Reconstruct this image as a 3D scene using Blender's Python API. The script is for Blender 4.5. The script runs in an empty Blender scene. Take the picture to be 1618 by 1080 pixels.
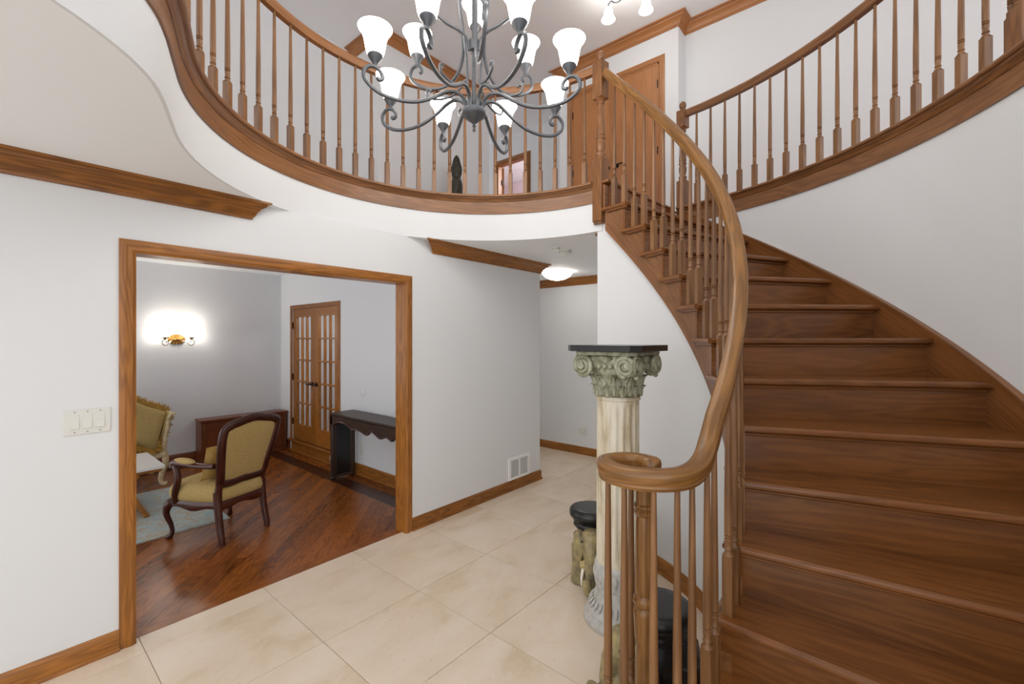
import bpy, bmesh, math, random
from math import sin, cos, pi, radians, sqrt, atan2
from mathutils import Vector, Matrix
random.seed(7)
S = bpy.context.scene
COL = S.collection

# ------------------------------------------------------------------ camera, world, exposure
EYE = 1.6
cam_d = bpy.data.cameras.new('camera'); cam = bpy.data.objects.new('camera', cam_d); COL.objects.link(cam)
cam_d.sensor_width = 36; cam_d.lens = 700 / 1618 * 36; cam_d.shift_y = -6 / 1618
cam_d.clip_start = .02
cam.location = (0, 0, EYE); cam.rotation_euler = (radians(90), 0, radians(40.2 - 90))
S.camera = cam
W = bpy.data.worlds.new('world'); S.world = W; W.use_nodes = True
W.node_tree.nodes['Background'].inputs[0].default_value = (.965, .98, 1.0, 1)
W.node_tree.nodes['Background'].inputs[1].default_value = 1.85
S.view_settings.view_transform = 'Standard'; S.view_settings.look = 'None'
S.view_settings.exposure = 0.0; S.view_settings.gamma = 1.0; S.view_settings.use_curve_mapping = False
S.cycles.max_bounces = 8; S.cycles.diffuse_bounces = 5; S.cycles.glossy_bounces = 3; S.cycles.sample_clamp_indirect = 6

# ------------------------------------------------------------------ colour and material helpers
def lin(c):
    c /= 255.0
    return c / 12.92 if c <= .04045 else ((c + .055) / 1.055) ** 2.4
def rgb(r, g, b): return (lin(r), lin(g), lin(b), 1)
M = {}
def base_mat(name, col, rough=.5, metal=0, spec=.5):
    m = bpy.data.materials.new(name); m.use_nodes = True
    b = m.node_tree.nodes['Principled BSDF']
    b.inputs['Base Color'].default_value = col; b.inputs['Roughness'].default_value = rough
    b.inputs['Metallic'].default_value = metal; b.inputs['Specular IOR Level'].default_value = spec
    M[name] = m
    return m, m.node_tree, b
def N(nt, t, **kw):
    n = nt.nodes.new(t)
    for k, v in kw.items(): setattr(n, k, v)
    return n
def L(nt, a, b): nt.links.new(a, b)
def mth(nt, op, a, b=None):
    n = N(nt, 'ShaderNodeMath', operation=op)
    for i, v in enumerate((a, b)):
        if v is None: continue
        if hasattr(v, 'links'): L(nt, v, n.inputs[i])
        else: n.inputs[i].default_value = v
    return n.outputs[0]
def vmul(nt, v, s):
    n = N(nt, 'ShaderNodeVectorMath', operation='MULTIPLY'); L(nt, v, n.inputs[0]); n.inputs[1].default_value = s
    return n.outputs[0]
def noise(nt, v, scale=1, detail=2, rough=.5, dist=0):
    n = N(nt, 'ShaderNodeTexNoise'); L(nt, v, n.inputs['Vector']); n.inputs['Scale'].default_value = scale
    n.inputs['Detail'].default_value = detail; n.inputs['Roughness'].default_value = rough; n.inputs['Distortion'].default_value = dist
    return n.outputs[0]
def ramp(nt, f, stops):
    n = N(nt, 'ShaderNodeValToRGB'); L(nt, f, n.inputs[0]); e = n.color_ramp.elements
    while len(e) < len(stops): e.new(.5)
    for i, (p, c) in enumerate(stops): e[i].position = p; e[i].color = c
    return n.outputs[0]
def mix(nt, f, a, b, mode='MIX'):
    n = N(nt, 'ShaderNodeMix', data_type='RGBA', blend_type=mode)
    for i, v in ((0, f), (6, a), (7, b)):
        if hasattr(v, 'links'): L(nt, v, n.inputs[i])
        else: n.inputs[i].default_value = v
    return n.outputs[2]
def bump(nt, b, h, dist=.002, strength=.4):
    n = N(nt, 'ShaderNodeBump'); n.inputs['Strength'].default_value = strength; n.inputs['Distance'].default_value = dist
    L(nt, h, n.inputs['Height']); L(nt, n.outputs[0], b.inputs['Normal'])
def wood(name, light, dark, rough=.35, ring=26, sc=(1.5, 15, 15), contrast=.5, vary=.12):
    """oak: the 'gc' attribute carries (along grain, across, across) in metres"""
    m, nt, b = base_mat(name, light, rough)
    at = N(nt, 'ShaderNodeAttribute', attribute_name='gc'); oi = N(nt, 'ShaderNodeObjectInfo')
    ad = N(nt, 'ShaderNodeVectorMath', operation='ADD'); L(nt, at.outputs['Vector'], ad.inputs[0])
    cx = N(nt, 'ShaderNodeCombineXYZ'); r = mth(nt, 'MULTIPLY', oi.outputs['Random'], 37.0)
    L(nt, r, cx.inputs[0]); L(nt, r, cx.inputs[1]); L(nt, cx.outputs[0], ad.inputs[1])
    v = ad.outputs[0]
    n1 = noise(nt, vmul(nt, v, sc), 1, 1.5, .45)
    rings = mth(nt, 'MULTIPLY', mth(nt, 'ADD', mth(nt, 'SINE', mth(nt, 'MULTIPLY', n1, ring * 2.2)), 1), .5)
    fine = noise(nt, vmul(nt, v, (5, 130, 130)), 1, 3, .6)
    blot = noise(nt, vmul(nt, v, (1.3, 5, 5)), 1, 2, .5)
    f = mth(nt, 'ADD', mth(nt, 'MULTIPLY', rings, contrast * .55), mth(nt, 'MULTIPLY', fine, contrast))
    f = mth(nt, 'ADD', f, mth(nt, 'MULTIPLY', mth(nt, 'SUBTRACT', blot, .5), .45))
    f = mth(nt, 'ADD', f, mth(nt, 'MULTIPLY', mth(nt, 'SUBTRACT', oi.outputs['Random'], .5), vary * 2))
    c = ramp(nt, f, [(.12, light), (.85, dark)])
    L(nt, c, b.inputs['Base Color'])
    bump(nt, b, fine, .0006, .25)
    return m
def mottled(name, a, bcol, rough=.6, scale=8, detail=4, lo=.35, hi=.65, coord='Object', bmp=0, metal=0, spec=.4):
    m, nt, b = base_mat(name, a, rough, metal, spec)
    tc = N(nt, 'ShaderNodeTexCoord'); n = noise(nt, tc.outputs[coord], scale, detail, .6)
    L(nt, ramp(nt, n, [(lo, a), (hi, bcol)]), b.inputs['Base Color'])
    if bmp: bump(nt, b, n, bmp, .5)
    return m

wood('oak_trim', rgb(168, 107, 42), rgb(98, 56, 14), .35, 26, contrast=.55)
wood('oak_rail', rgb(148, 103, 53), rgb(92, 59, 26), .27, 22, contrast=.6)
wood('oak_baluster', rgb(144, 102, 64), rgb(90, 58, 32), .33, 14)
wood('oak_fascia', rgb(148, 100, 60), rgb(90, 56, 30), .33, 24)
wood('oak_stair', rgb(134, 83, 40), rgb(62, 35, 14), .25, 20, sc=(1.2, 13, 13), contrast=.36)
wood('oak_door', rgb(174, 117, 70), rgb(136, 84, 46), .4, 16, contrast=.4)
wood('oak_floor', rgb(154, 88, 34), rgb(82, 40, 12), .27, 26, sc=(2.2, 18, 18), contrast=.55, vary=.2)
wood('walnut_border', rgb(66, 30, 13), rgb(40, 16, 7), .3, 20)
wood('mahogany', rgb(78, 36, 24), rgb(36, 14, 10), .25, 14)
wood('cabinet_wood', rgb(120, 62, 30), rgb(74, 34, 15), .32, 18)
wood('dark_oak', rgb(66, 46, 34), rgb(30, 19, 13), .4, 16)
wood('honey_wood', rgb(176, 118, 52), rgb(116, 66, 22), .35, 16)

def wall_paint(name, col):
    m, nt, b = base_mat(name, col, .65, 0, .25)
    tc = N(nt, 'ShaderNodeTexCoord'); n = noise(nt, tc.outputs['Object'], 160, 2, .5); bump(nt, b, n, .0006, .15)
wall_paint('wall_paint', rgb(224, 225, 226)); wall_paint('ceiling_paint', rgb(243, 245, 247)); wall_paint('living_paint', rgb(222, 223, 226))
wall_paint('pink_paint', rgb(225, 208, 212)); wall_paint('trim_white', rgb(238, 238, 235))
base_mat('white_plastic', rgb(220, 219, 212), .35); base_mat('grey_slot', rgb(160, 158, 152), .5); base_mat('dark_slot', rgb(60, 58, 55), .5)
base_mat('grout', rgb(176, 160, 136), .8)
base_mat('iron', rgb(92, 94, 98), .4, .55); base_mat('black_metal', rgb(26, 24, 23), .35, .6)
mottled('brass', rgb(168, 126, 64), rgb(96, 64, 28), .5, 60, 3, bmp=.003, metal=.6)
base_mat('silver', rgb(200, 196, 186), .25, .9)
mottled('cream_paint', rgb(216, 200, 164), rgb(176, 154, 112), .45, 24)
base_mat('black_lacquer', rgb(22, 22, 23), .28); base_mat('black_stone', rgb(40, 40, 40), .18)
base_mat('ivory', rgb(236, 230, 214), .35); base_mat('marble_white', rgb(232, 232, 230), .2)
base_mat('black_carved', rgb(24, 22, 22), .35)
def travertine():
    m, nt, b = base_mat('travertine', rgb(222, 206, 180), .3, 0, .45)
    tc = N(nt, 'ShaderNodeTexCoord'); oi = N(nt, 'ShaderNodeObjectInfo')
    ad = N(nt, 'ShaderNodeVectorMath', operation='ADD'); L(nt, tc.outputs['Object'], ad.inputs[0])
    cx = N(nt, 'ShaderNodeCombineXYZ'); r = mth(nt, 'MULTIPLY', oi.outputs['Random'], 53.0)
    L(nt, r, cx.inputs[0]); L(nt, r, cx.inputs[2]); L(nt, cx.outputs[0], ad.inputs[1]); v = ad.outputs[0]
    big = noise(nt, vmul(nt, v, (2.2, 3.2, 1)), 1, 6, .62, .5)
    c = ramp(nt, big, [(.36, rgb(234, 219, 201)), (.52, rgb(226, 208, 185)), (.68, rgb(207, 183, 150))])
    sm = noise(nt, v, 22, 5, .7)
    c = mix(nt, mth(nt, 'MULTIPLY', sm, .45), c, rgb(228, 210, 192), 'MIX')
    pit = ramp(nt, noise(nt, vmul(nt, v, (30, 60, 1)), 1, 3, .6), [(.28, rgb(150, 122, 90)), (.34, rgb(255, 255, 255))])
    c = mix(nt, .25, c, pit, 'MULTIPLY')
    c = mix(nt, mth(nt, 'MULTIPLY', oi.outputs['Random'], .22), c, rgb(196, 174, 138))
    L(nt, c, b.inputs['Base Color'])
travertine()
def fabric(name, a, bc, rough=.85):
    m, nt, b = base_mat(name, a, rough, 0, .2)
    tc = N(nt, 'ShaderNodeTexCoord')
    n = noise(nt, vmul(nt, tc.outputs['Object'], (90, 90, 420)), 1, 2, .6); n2 = noise(nt, vmul(nt, tc.outputs['Object'], (420, 420, 60)), 1, 2, .6)
    f = mth(nt, 'MULTIPLY', mth(nt, 'ADD', n, n2), .5)
    L(nt, ramp(nt, f, [(.38, a), (.62, bc)]), b.inputs['Base Color']); bump(nt, b, f, .001, .3)
fabric('gold_fabric', rgb(192, 168, 114), rgb(160, 134, 80)); fabric('gold_silk', rgb(192, 160, 96), rgb(158, 124, 66), .5)
fabric('fringe_thread', rgb(206, 166, 84), rgb(150, 108, 40), .6)
def rug_mat():
    m, nt, b = base_mat('rug_wool', rgb(170, 188, 192), .95, 0, .1)
    tc = N(nt, 'ShaderNodeTexCoord'); v = tc.outputs['Object']
    a = ramp(nt, noise(nt, v, 9, 6, .7, 1.2), [(.40, rgb(158, 180, 186)), (.50, rgb(196, 204, 198)), (.58, rgb(180, 150, 108)), (.66, rgb(208, 200, 180))])
    c = mix(nt, .75, rgb(176, 194, 198), a); f = noise(nt, v, 300, 2, .7)
    L(nt, mix(nt, mth(nt, 'MULTIPLY', f, .2), c, rgb(140, 156, 160)), b.inputs['Base Color']); bump(nt, b, f, .003, .5)
rug_mat()
def stone_mat():
    m, nt, b = base_mat('antique_plaster', rgb(214, 202, 176), .7, 0, .3)
    tc = N(nt, 'ShaderNodeTexCoord'); v = tc.outputs['Object']
    n = noise(nt, vmul(nt, v, (14, 14, 3)), 1, 5, .65)
    L(nt, ramp(nt, n, [(.32, rgb(176, 158, 122)), (.5, rgb(218, 207, 184)), (.7, rgb(232, 226, 210))]), b.inputs['Base Color']); bump(nt, b, n, .002, .3)
stone_mat()
mottled('green_stone', rgb(188, 188, 164), rgb(124, 124, 98), .6, 24, 5, bmp=.001)
mottled('grey_stone', rgb(198, 196, 190), rgb(172, 170, 164), .6, 22, 4, bmp=.0005)
mottled('elephant_glaze', rgb(176, 158, 108), rgb(112, 104, 84), .35, 16, 5, bmp=.003)
mottled('bronze', rgb(66, 62, 46), rgb(36, 34, 26), .45, 18, 4, bmp=.003)
def glow(name, col, strength, base=rgb(250, 246, 236)):
    m, nt, b = base_mat(name, base, .4)
    b.inputs['Emission Color'].default_value = col; b.inputs['Emission Strength'].default_value = strength
glow('lit_glass', (1, .96, .9, 1), 13); glow('lit_dome', (1, .95, .88, 1), 9); glow('lit_sconce', (1, .93, .82, 1), 30)
def glass_mat():
    m = bpy.data.materials.new('pane_glass'); m.use_nodes = True; nt = m.node_tree; nt.nodes.clear(); M['pane_glass'] = m
    o = N(nt, 'ShaderNodeOutputMaterial'); t = N(nt, 'ShaderNodeBsdfTransparent'); g = N(nt, 'ShaderNodeBsdfGlossy'); g.inputs['Roughness'].default_value = .03
    t.inputs[0].default_value = (.9, .93, .93, 1); x = N(nt, 'ShaderNodeMixShader'); x.inputs[0].default_value = .1
    L(nt, t.outputs[0], x.inputs[1]); L(nt, g.outputs[0], x.inputs[2]); L(nt, x.outputs[0], o.inputs[0])
glass_mat()

# ------------------------------------------------------------------ mesh helpers
class MB:
    """collects geometry; each vertex has a grain coordinate (along, across, across)"""
    def __init__(s): s.v, s.f, s.g = [], [], []
    def add(s, vs, fs, gs=None):
        o = len(s.v); s.v += [tuple(x) for x in vs]; s.f += [tuple(i + o for i in f) for f in fs]
        s.g += [tuple(x) for x in (gs if gs else vs)]
        return s
    def box(s, lo, hi, axis=0, rot=None):
        x0, y0, z0 = lo; x1, y1, z1 = hi
        vs = [(x, y, z) for z in (z0, z1) for y in (y0, y1) for x in (x0, x1)]
        fs = [(0, 2, 3, 1), (4, 5, 7, 6), (0, 1, 5, 4), (1, 3, 7, 5), (3, 2, 6, 7), (2, 0, 4, 6)]
        gs = [(p[axis], p[(axis + 1) % 3], p[(axis + 2) % 3]) for p in vs]
        if rot: vs = [rot @ Vector(p) for p in vs]
        return s.add(vs, fs, gs)
    def lathe(s, prof, n=16, c=(0, 0), mod=None, sx=1, sy=1):
        vs, gs, fs = [], [], []
        for (r, z) in prof:
            for i in range(n):
                a = 2 * pi * i / n; q = r * (mod(a, z) if mod else 1)
                vs.append((c[0] + q * cos(a) * sx, c[1] + q * sin(a) * sy, z)); gs.append((z, q * cos(a), q * sin(a)))
        m = len(prof)
        for j in range(m - 1):
            for i in range(n):
                k = (i + 1) % n; fs.append((j * n + i, j * n + k, (j + 1) * n + k, (j + 1) * n + i))
        if prof[0][0] > 1e-4: fs.append(tuple(range(n - 1, -1, -1)))
        if prof[-1][0] > 1e-4: fs.append(tuple((m - 1) * n + i for i in range(n)))
        return s.add(vs, fs, gs)
    def sweep(s, path, prof, closed=False, plumb=True, caps=True, widths=None):
        """profile (side, up) swept along a 3-D path; side points to the right of travel"""
        P = [Vector(p) for p in path]; n = len(P); m = len(prof); vs, gs, fs = [], [], []; acc = 0
        for i, p in enumerate(P):
            a = P[i - 1] if (i or closed) else P[i]; b = P[(i + 1) % n] if (i < n - 1 or closed) else P[i]
            t = (b - a).normalized(); h = Vector((t.x, t.y, 0))
            h = h.normalized() if h.length > 1e-6 else Vector((1, 0, 0))
            side = Vector((h.y, -h.x, 0)); up = Vector((0, 0, 1)) if plumb else side.cross(t)
            if i: acc += (p - P[i - 1]).length
            w = widths[i] if widths else 1
            for (x, y) in prof: vs.append(p + side * x * w + up * y * w); gs.append((acc, x, y))
        for i in range(n if closed else n - 1):
            k = (i + 1) % n
            for j in range(m):
                l = (j + 1) % m; fs.append((i * m + j, k * m + j, k * m + l, i * m + l))
        if caps and not closed: fs.append(tuple(range(m))); fs.append(tuple((n - 1) * m + j for j in range(m - 1, -1, -1)))
        return s.add(vs, fs, gs)
    def tube(s, path, r, n=8, flat=None):
        P = [Vector(p) for p in path]; vs, gs, fs = [], [], []; acc = 0; nv = None
        for i, p in enumerate(P):
            t = (P[min(i + 1, len(P) - 1)] - P[max(i - 1, 0)]).normalized()
            if nv is None:
                nv = t.orthogonal().normalized() if flat is None else (Vector(flat) - t * Vector(flat).dot(t)).normalized()
            else:
                nv = (nv - t * nv.dot(t)).normalized()
            bn = t.cross(nv)
            if i: acc += (p - P[i - 1]).length
            rr = r[i] if isinstance(r, list) else r
            ra, rb = rr if isinstance(rr, tuple) else (rr, rr)
            for k in range(n):
                a = 2 * pi * (k + .5) / n; q = nv * cos(a) * ra + bn * sin(a) * rb; vs.append(p + q); gs.append((acc, cos(a) * ra, sin(a) * rb))
        m = len(P)
        for i in range(m - 1):
            for k in range(n):
                l = (k + 1) % n; fs.append((i * n + k, i * n + l, (i + 1) * n + l, (i + 1) * n + k))
        fs.append(tuple(range(n - 1, -1, -1))); fs.append(tuple((m - 1) * n + k for k in range(n)))
        return s.add(vs, fs, gs)
    def prism(s, poly, z0, z1, grain=0.0):
        """vertical prism of a plan polygon; grain = direction angle"""
        n = len(poly); c, d = cos(grain), sin(grain)
        vs = [(x, y, z) for z in (z0, z1) for (x, y) in poly]
        gs = [(x * c + y * d, -x * d + y * c, z) for (x, y, z) in vs]
        fs = [tuple(range(n - 1, -1, -1)), tuple(range(n, 2 * n))] + [(i, (i + 1) % n, n + (i + 1) % n, n + i) for i in range(n)]
        return s.add(vs, fs, gs)
    def ell(s, c, r, n=14, m=9, rot=None):
        vs, fs = [], []
        for j in range(m + 1):
            t = pi * j / m
            for i in range(n):
                a = 2 * pi * i / n; p = Vector((r[0] * sin(t) * cos(a), r[1] * sin(t) * sin(a), -r[2] * cos(t)))
                if rot: p = rot @ p
                vs.append(Vector(c) + p)
        for j in range(m):
            for i in range(n):
                k = (i + 1) % n; fs.append((j * n + i, j * n + k, (j + 1) * n + k, (j + 1) * n + i))
        return s.add(vs, fs)
    def mesh(s, name, smooth=40):
        me = bpy.data.meshes.new(name); me.from_pydata(s.v, [], s.f)
        at = me.attributes.new('gc', 'FLOAT_VECTOR', 'POINT'); at.data.foreach_set('vector', [c for g in s.g for c in g])
        bm = bmesh.new(); bm.from_mesh(me); bmesh.ops.remove_doubles(bm, verts=bm.verts, dist=1e-6)
        bmesh.ops.recalc_face_normals(bm, faces=bm.faces); bm.to_mesh(me); bm.free()
        if smooth:
            me.polygons.foreach_set('use_smooth', [True] * len(me.polygons)); me.set_sharp_from_angle(angle=radians(smooth))
        return me
    def build(s, name, mat, parent=None, smooth=40, bevel=0, seg=2, loc=None):
        return link(name, s.mesh(name, smooth), mat, parent, bevel, seg, loc)
def link(name, me, mat, parent=None, bevel=0, seg=2, loc=None):
    if mat and not me.materials: me.materials.append(M[mat])
    o = bpy.data.objects.new(name, me); COL.objects.link(o)
    if parent: o.parent = parent
    if loc: o.location = loc
    if bevel:
        b = o.modifiers.new('bevel', 'BEVEL'); b.width = bevel; b.segments = seg; b.limit_method = 'ANGLE'; b.angle_limit = radians(40)
    return o
def empty(name, loc=(0, 0, 0), rz=0):
    o = bpy.data.objects.new(name, None); COL.objects.link(o); o.location = loc; o.rotation_euler.z = rz; o.empty_display_size = .1
    return o
def tag(o, label, cat, group=None):
    o['label'] = label; o['category'] = cat
    if group: o['group'] = group
    return o
def struct(o, label=None, cat=None):
    o['kind'] = 'structure'
    if label: o['label'] = label
    if cat: o['category'] = cat
    return o
def catmull(pts, n=8):
    P = [Vector(p) for p in pts]; P = [P[0] * 2 - P[1]] + P + [P[-1] * 2 - P[-2]]; out = []
    for i in range(1, len(P) - 2):
        for k in range(n):
            t = k / n; a, b, c, d = P[i - 1], P[i], P[i + 1], P[i + 2]
            out.append(.5 * ((2 * b) + (c - a) * t + (2 * a - 5 * b + 4 * c - d) * t * t + (3 * b - a - 3 * c + d) * t ** 3))
    return out + [P[-2]]
def remesh(o, size, smooth=2):
    r = o.modifiers.new('remesh', 'REMESH'); r.mode = 'VOXEL'; r.voxel_size = size; r.use_smooth_shade = True
    s = o.modifiers.new('smooth', 'SMOOTH'); s.factor = .5; s.iterations = smooth
    return o

# ------------------------------------------------------------------ the plan: centre of the round stair well
CX, CY = 1.757, 1.763
def pol(r, deg, z=None):
    a = radians(deg); p = (CX + r * cos(a), CY + r * sin(a))
    return p if z is None else (p[0], p[1], z)
def arc(r, a0, a1, n, z=None): return [pol(r, a0 + (a1 - a0) * i / n, z) for i in range(n + 1)]
WY = 3.017           # face of the wall with the wide opening
WX = 5.30            # far hall wall
XF = 2.817           # french door wall in the living room
YF = 6.88            # far living room wall
Z1, Z2, Z3 = 2.44, 2.80, 5.25   # lower ceiling, upper floor, upper ceiling
R_IN, R_OUT = 1.335, 2.455
STEP, RISE = 7.9, .2
def th(k): return -60.8 + STEP * (k - 7)
def nose_z(a): return RISE * (7 + (a + 60.8) / STEP)
# well edge seen from above: round part, then a reverse curve to the entry side
edge = [Vector((*pol(1.327, a), 0)) for a in [-3 + i * 3 for i in range(56)]]
edge += catmull([edge[-1], (.455, 2.06, 0), (.412, 1.94, 0), (.362, 1.83, 0), (.295, 1.732, 0), (.21, 1.645, 0), (.112, 1.571, 0), (-.04, 1.49, 0), (-.3, 1.425, 0), (-.8, 1.39, 0), (-2.6, 1.38, 0)], 5)[1:]
def off(path, d):
    out = []
    for i, p in enumerate(path):
        t = (path[min(i + 1, len(path) - 1)] - path[max(i - 1, 0)]).normalized(); out.append(p + Vector((t.y, -t.x, 0)) * d)
    return out

# ------------------------------------------------------------------ structure: floors
floor = struct(MB().box((-2.6, -2.2, -.16), (5.42, 3.06, -.004)).box((4.06, 3.06, -.16), (5.42, 7.0, -.004)).build('floor', 'grout', smooth=0), 'cream travertine tile floor of the foyer', 'floor')
T = .622; tile_cache = {}
def tile(x0, y0, x1, y1):
    g = .0016; w, h = round(x1 - x0 - 2 * g, 4), round(y1 - y0 - 2 * g, 4)
    if w < .02 or h < .02: return
    if (w, h) not in tile_cache:
        b = MB().box((-w / 2, -h / 2, -.012), (w / 2, h / 2, 0)); tile_cache[(w, h)] = b.mesh('tile', 0)
    link('tile', tile_cache[(w, h)], 'travertine', floor, .0012, 1, ((x0 + x1) / 2, (y0 + y1) / 2, 0))
for i in range(-5, 7):
    for j in range(-4, 8):
        x0, y0 = 1.7645 + T * i, 2.2645 + T * j; x1, y1 = x0 + T, y0 + T
        if i >= 4 or (x1 > 4.06 and y0 > 2.9): xa = max(x0, 4.06 if y0 > 2.9 else -9)
        else: xa = x0
        if y0 > 2.9 and x1 <= 4.06: continue
        x1b = min(x1, WX - .001); y1b = min(y1, 3.06) if x1 <= 4.06 else min(y1, 6.9)
        cx, cy = (xa + x1b) / 2 - CX, (y0 + y1b) / 2 - CY
        if x1 < -.6 or y1 < -.4 or x1b - xa < .02: continue
        if sqrt(cx * cx + cy * cy) > 1.9 and -75 < math.degrees(atan2(cy, cx)) < -6: continue
        if y0 < 2.9 and x1 > 4.06 and y1 > 3.06: y1b = y1
        tile(xa, y0, x1b, y1b)
# living room hardwood: boards laid on the diagonal inside a border
lfloor = struct(MB().box((-.6, 3.06, -.16), (2.95, 7.0, -.012)).build('floor', 'walnut_border', smooth=0), 'dark stained oak floor of the living room, boards laid on the diagonal', 'floor')
lfloor.name = 'floor_living'
def clip(poly, a, b, c):
    out = []
    for i in range(len(poly)):
        p, q = poly[i], poly[(i + 1) % len(poly)]; dp, dq = a * p[0] + b * p[1] - c, a * q[0] + b * q[1] - c
        if dp <= 0: out.append(p)
        if dp * dq < 0:
            t = dp / (dp - dq); out.append((p[0] + (q[0] - p[0]) * t, p[1] + (q[1] - p[1]) * t))
    return out
def plank(poly, ang, mat='oak_floor', name='plank'):
    MB().prism(poly, -.012, random.uniform(-.0003, .0003), ang).build(name, mat, lfloor, 0)
bx0, bx1, by0, by1 = .2, 2.485, 3.155, 6.60; pw = .083; q = sqrt(.5)
for k in range(-80, 80):
    u0 = k * pw                      # across coordinate (-x+y)/sqrt2
    s0 = -1.0 + random.random()
    while s0 < 8:
        s1 = s0 + random.uniform(.7, 1.7)
        poly = [(q * (s - u), q * (s + u)) for (s, u) in ((s0, u0 + .0006), (s1 - .001, u0 + .0006), (s1 - .001, u0 + pw - .0006), (s0, u0 + pw - .0006))]
        for (a, b, c) in ((1, 0, bx1), (-1, 0, -bx0), (0, 1, by1), (0, -1, -by0)): poly = clip(poly, a, b, c) if poly else poly
        if len(poly) > 2 and abs(sum(poly[i - 1][0] * poly[i][1] - poly[i][0] * poly[i - 1][1] for i in range(len(poly)))) > .004: plank(poly, pi / 4)
        s0 = s1
for (x0, y0, x1, y1, a, m) in [(bx1 + .001, 3.155, 2.655, 6.76, pi / 2, 'walnut_border'), (.2, 6.601, 2.484, 6.76, 0, 'walnut_border'),
                               (2.656, 3.155, 2.735, 4.9, pi / 2, 'oak_floor'), (2.736, 3.155, 2.815, 5.4, pi / 2, 'oak_floor'), (2.656, 4.901, 2.735, 6.87, pi / 2, 'oak_floor'), (2.736, 5.401, 2.815, 6.87, pi / 2, 'oak_floor'),
                               (.2, 6.761, 1.4, 6.87, 0, 'oak_floor'), (1.401, 6.761, 2.655, 6.87, 0, 'oak_floor'), (.45, 3.061, 1.5, 3.154, 0, 'oak_floor'), (1.501, 3.061, 2.82, 3.154, 0, 'oak_floor')]:
    plank([(x0, y0), (x1, y0), (x1, y1), (x0, y1)], a, m)

# ------------------------------------------------------------------ structure: walls and ceilings
OX0, OX1, OZ = .485, 2.225, 2.065     # rough opening
wl = MB().box((-2.6, WY, 0), (OX0, 3.13, Z1)).box((OX1, WY, 0), (4.06, 3.13, Z1)).box((OX0, WY, OZ), (OX1, 3.13, Z1))
struct(wl.build('wall_left', 'wall_paint', smooth=0), 'white wall holding the wide oak-cased opening', 'wall')
struct(MB().box((4.0, 3.131, 0), (4.06, 7, Z1)).build('wall_passage', 'wall_paint', smooth=0), 'white side wall of the hall passage', 'wall')
struct(MB().box((WX, -1.2, 0), (WX + .12, 7, Z2)).build('wall_back', 'wall_paint', smooth=0), 'white wall at the end of the hall', 'wall')
struct(MB().box((3.16, 1.58, 0), (WX, 1.70, Z1)).build('wall_hall', 'wall_paint', smooth=0), 'white hall wall behind the stair', 'wall')
# curved wall under the open side of the stair, closed up to the sloping stringer
wi = MB(); A = [-1 - i * 2.2 for i in range(49)]
vs, fs = [], []
for a in A:
    zt = max(.05, min(Z1 + .2, nose_z(a) - .26))
    for r in (1.345, 1.40):
        vs += [pol(r, a, 0), pol(r, a, zt)]
for i in range(len(A) - 1):
    o, p = i * 4, i * 4 + 4
    fs += [(o, p, p + 1, o + 1), (o + 2, o + 3, p + 3, p + 2), (o + 1, p + 1, p + 3, o + 3)]
fs += [(0, 1, 3, 2)]
struct(wi.add(vs, fs).build('wall_stair', 'wall_paint', smooth=60), 'curved white wall under the staircase', 'wall')
wo = MB(); A = [-2 - i * 2 for i in range(58)]; vs, fs = [], []
for a in A:
    for r in (R_OUT, R_OUT + .1): vs += [pol(r, a, 0), pol(r, a, Z2 - .02)]
for i in range(len(A) - 1):
    o, p = i * 4, i * 4 + 4; fs += [(o, o + 1, p + 1, p), (o + 2, p + 2, p + 3, o + 3), (o + 1, o + 3, p + 3, p + 1)]
struct(wo.add(vs, fs).build('wall_curved', 'wall_paint', smooth=60), 'tall curved white wall beside the stair', 'wall')
# floor band around the well and the two lower ceilings
band = off(edge, .010)
b = MB().sweep(band, [(0, Z1), (0, Z2 - .01), (.012, Z2 - .01), (.012, Z1)])
struct(b.build('wall_band', 'wall_paint', smooth=60), 'curved white band under the balcony edge', 'wall')
e2 = [(p.x, p.y) for p in off(edge, .0225)]
ia = min(range(30, 48), key=lambda i: abs(e2[i][1] - 3.03) + (0 if e2[i][0] < CX else 9))
ib = min(range(5, 30), key=lambda i: abs(e2[i][1] - 3.03))
polyA = e2[ia:] + [(-2.6, 3.02), (e2[ia][0], 3.02)]
polyB = [(3.13, 1.70)] + e2[1:ib + 1] + [(e2[ib][0], 3.02), (4.06, 3.02), (4.06, 7), (WX, 7), (WX, 1.70)]
struct(MB().prism(polyA, Z1, Z1 + .1).build('ceiling', 'ceiling_paint', smooth=0), 'white ceiling under the balcony on the entry side', 'ceiling')
o = struct(MB().prism(polyB, Z1, Z1 + .1).build('ceiling_hall', 'ceiling_paint', smooth=0), 'white ceiling of the hall', 'ceiling')
# upper floor slabs: balcony side and gallery side
ring = [(p.x, p.y) for p in off(edge, .03)]
up = ring + [(-2.6, 7), (6.4, 7), (6.4, 1.70), (4.15, 1.70), pol(2.5, -5.5), pol(1.36, -5.5)]
struct(MB().prism(up, Z2 - .2, Z2).build('floor_upper', 'oak_floor', smooth=0), 'upper balcony floor', 'floor')
gal = arc(R_OUT + .02, -5, -116, 40) + [(1.2, -3.2), (6.4, -3.2), (6.4, 1.69), (4.2, 1.69)]
struct(MB().prism(gal, Z2 - .2, Z2).build('floor_gallery', 'oak_floor', smooth=0), 'upper gallery floor', 'floor')
struct(MB().box((-2.6, -3.2, Z3), (8.1, 8.1, Z3 + .12)).build('ceiling_upper', 'ceiling_paint', smooth=0), 'white ceiling of the upper storey', 'ceiling')
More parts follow.
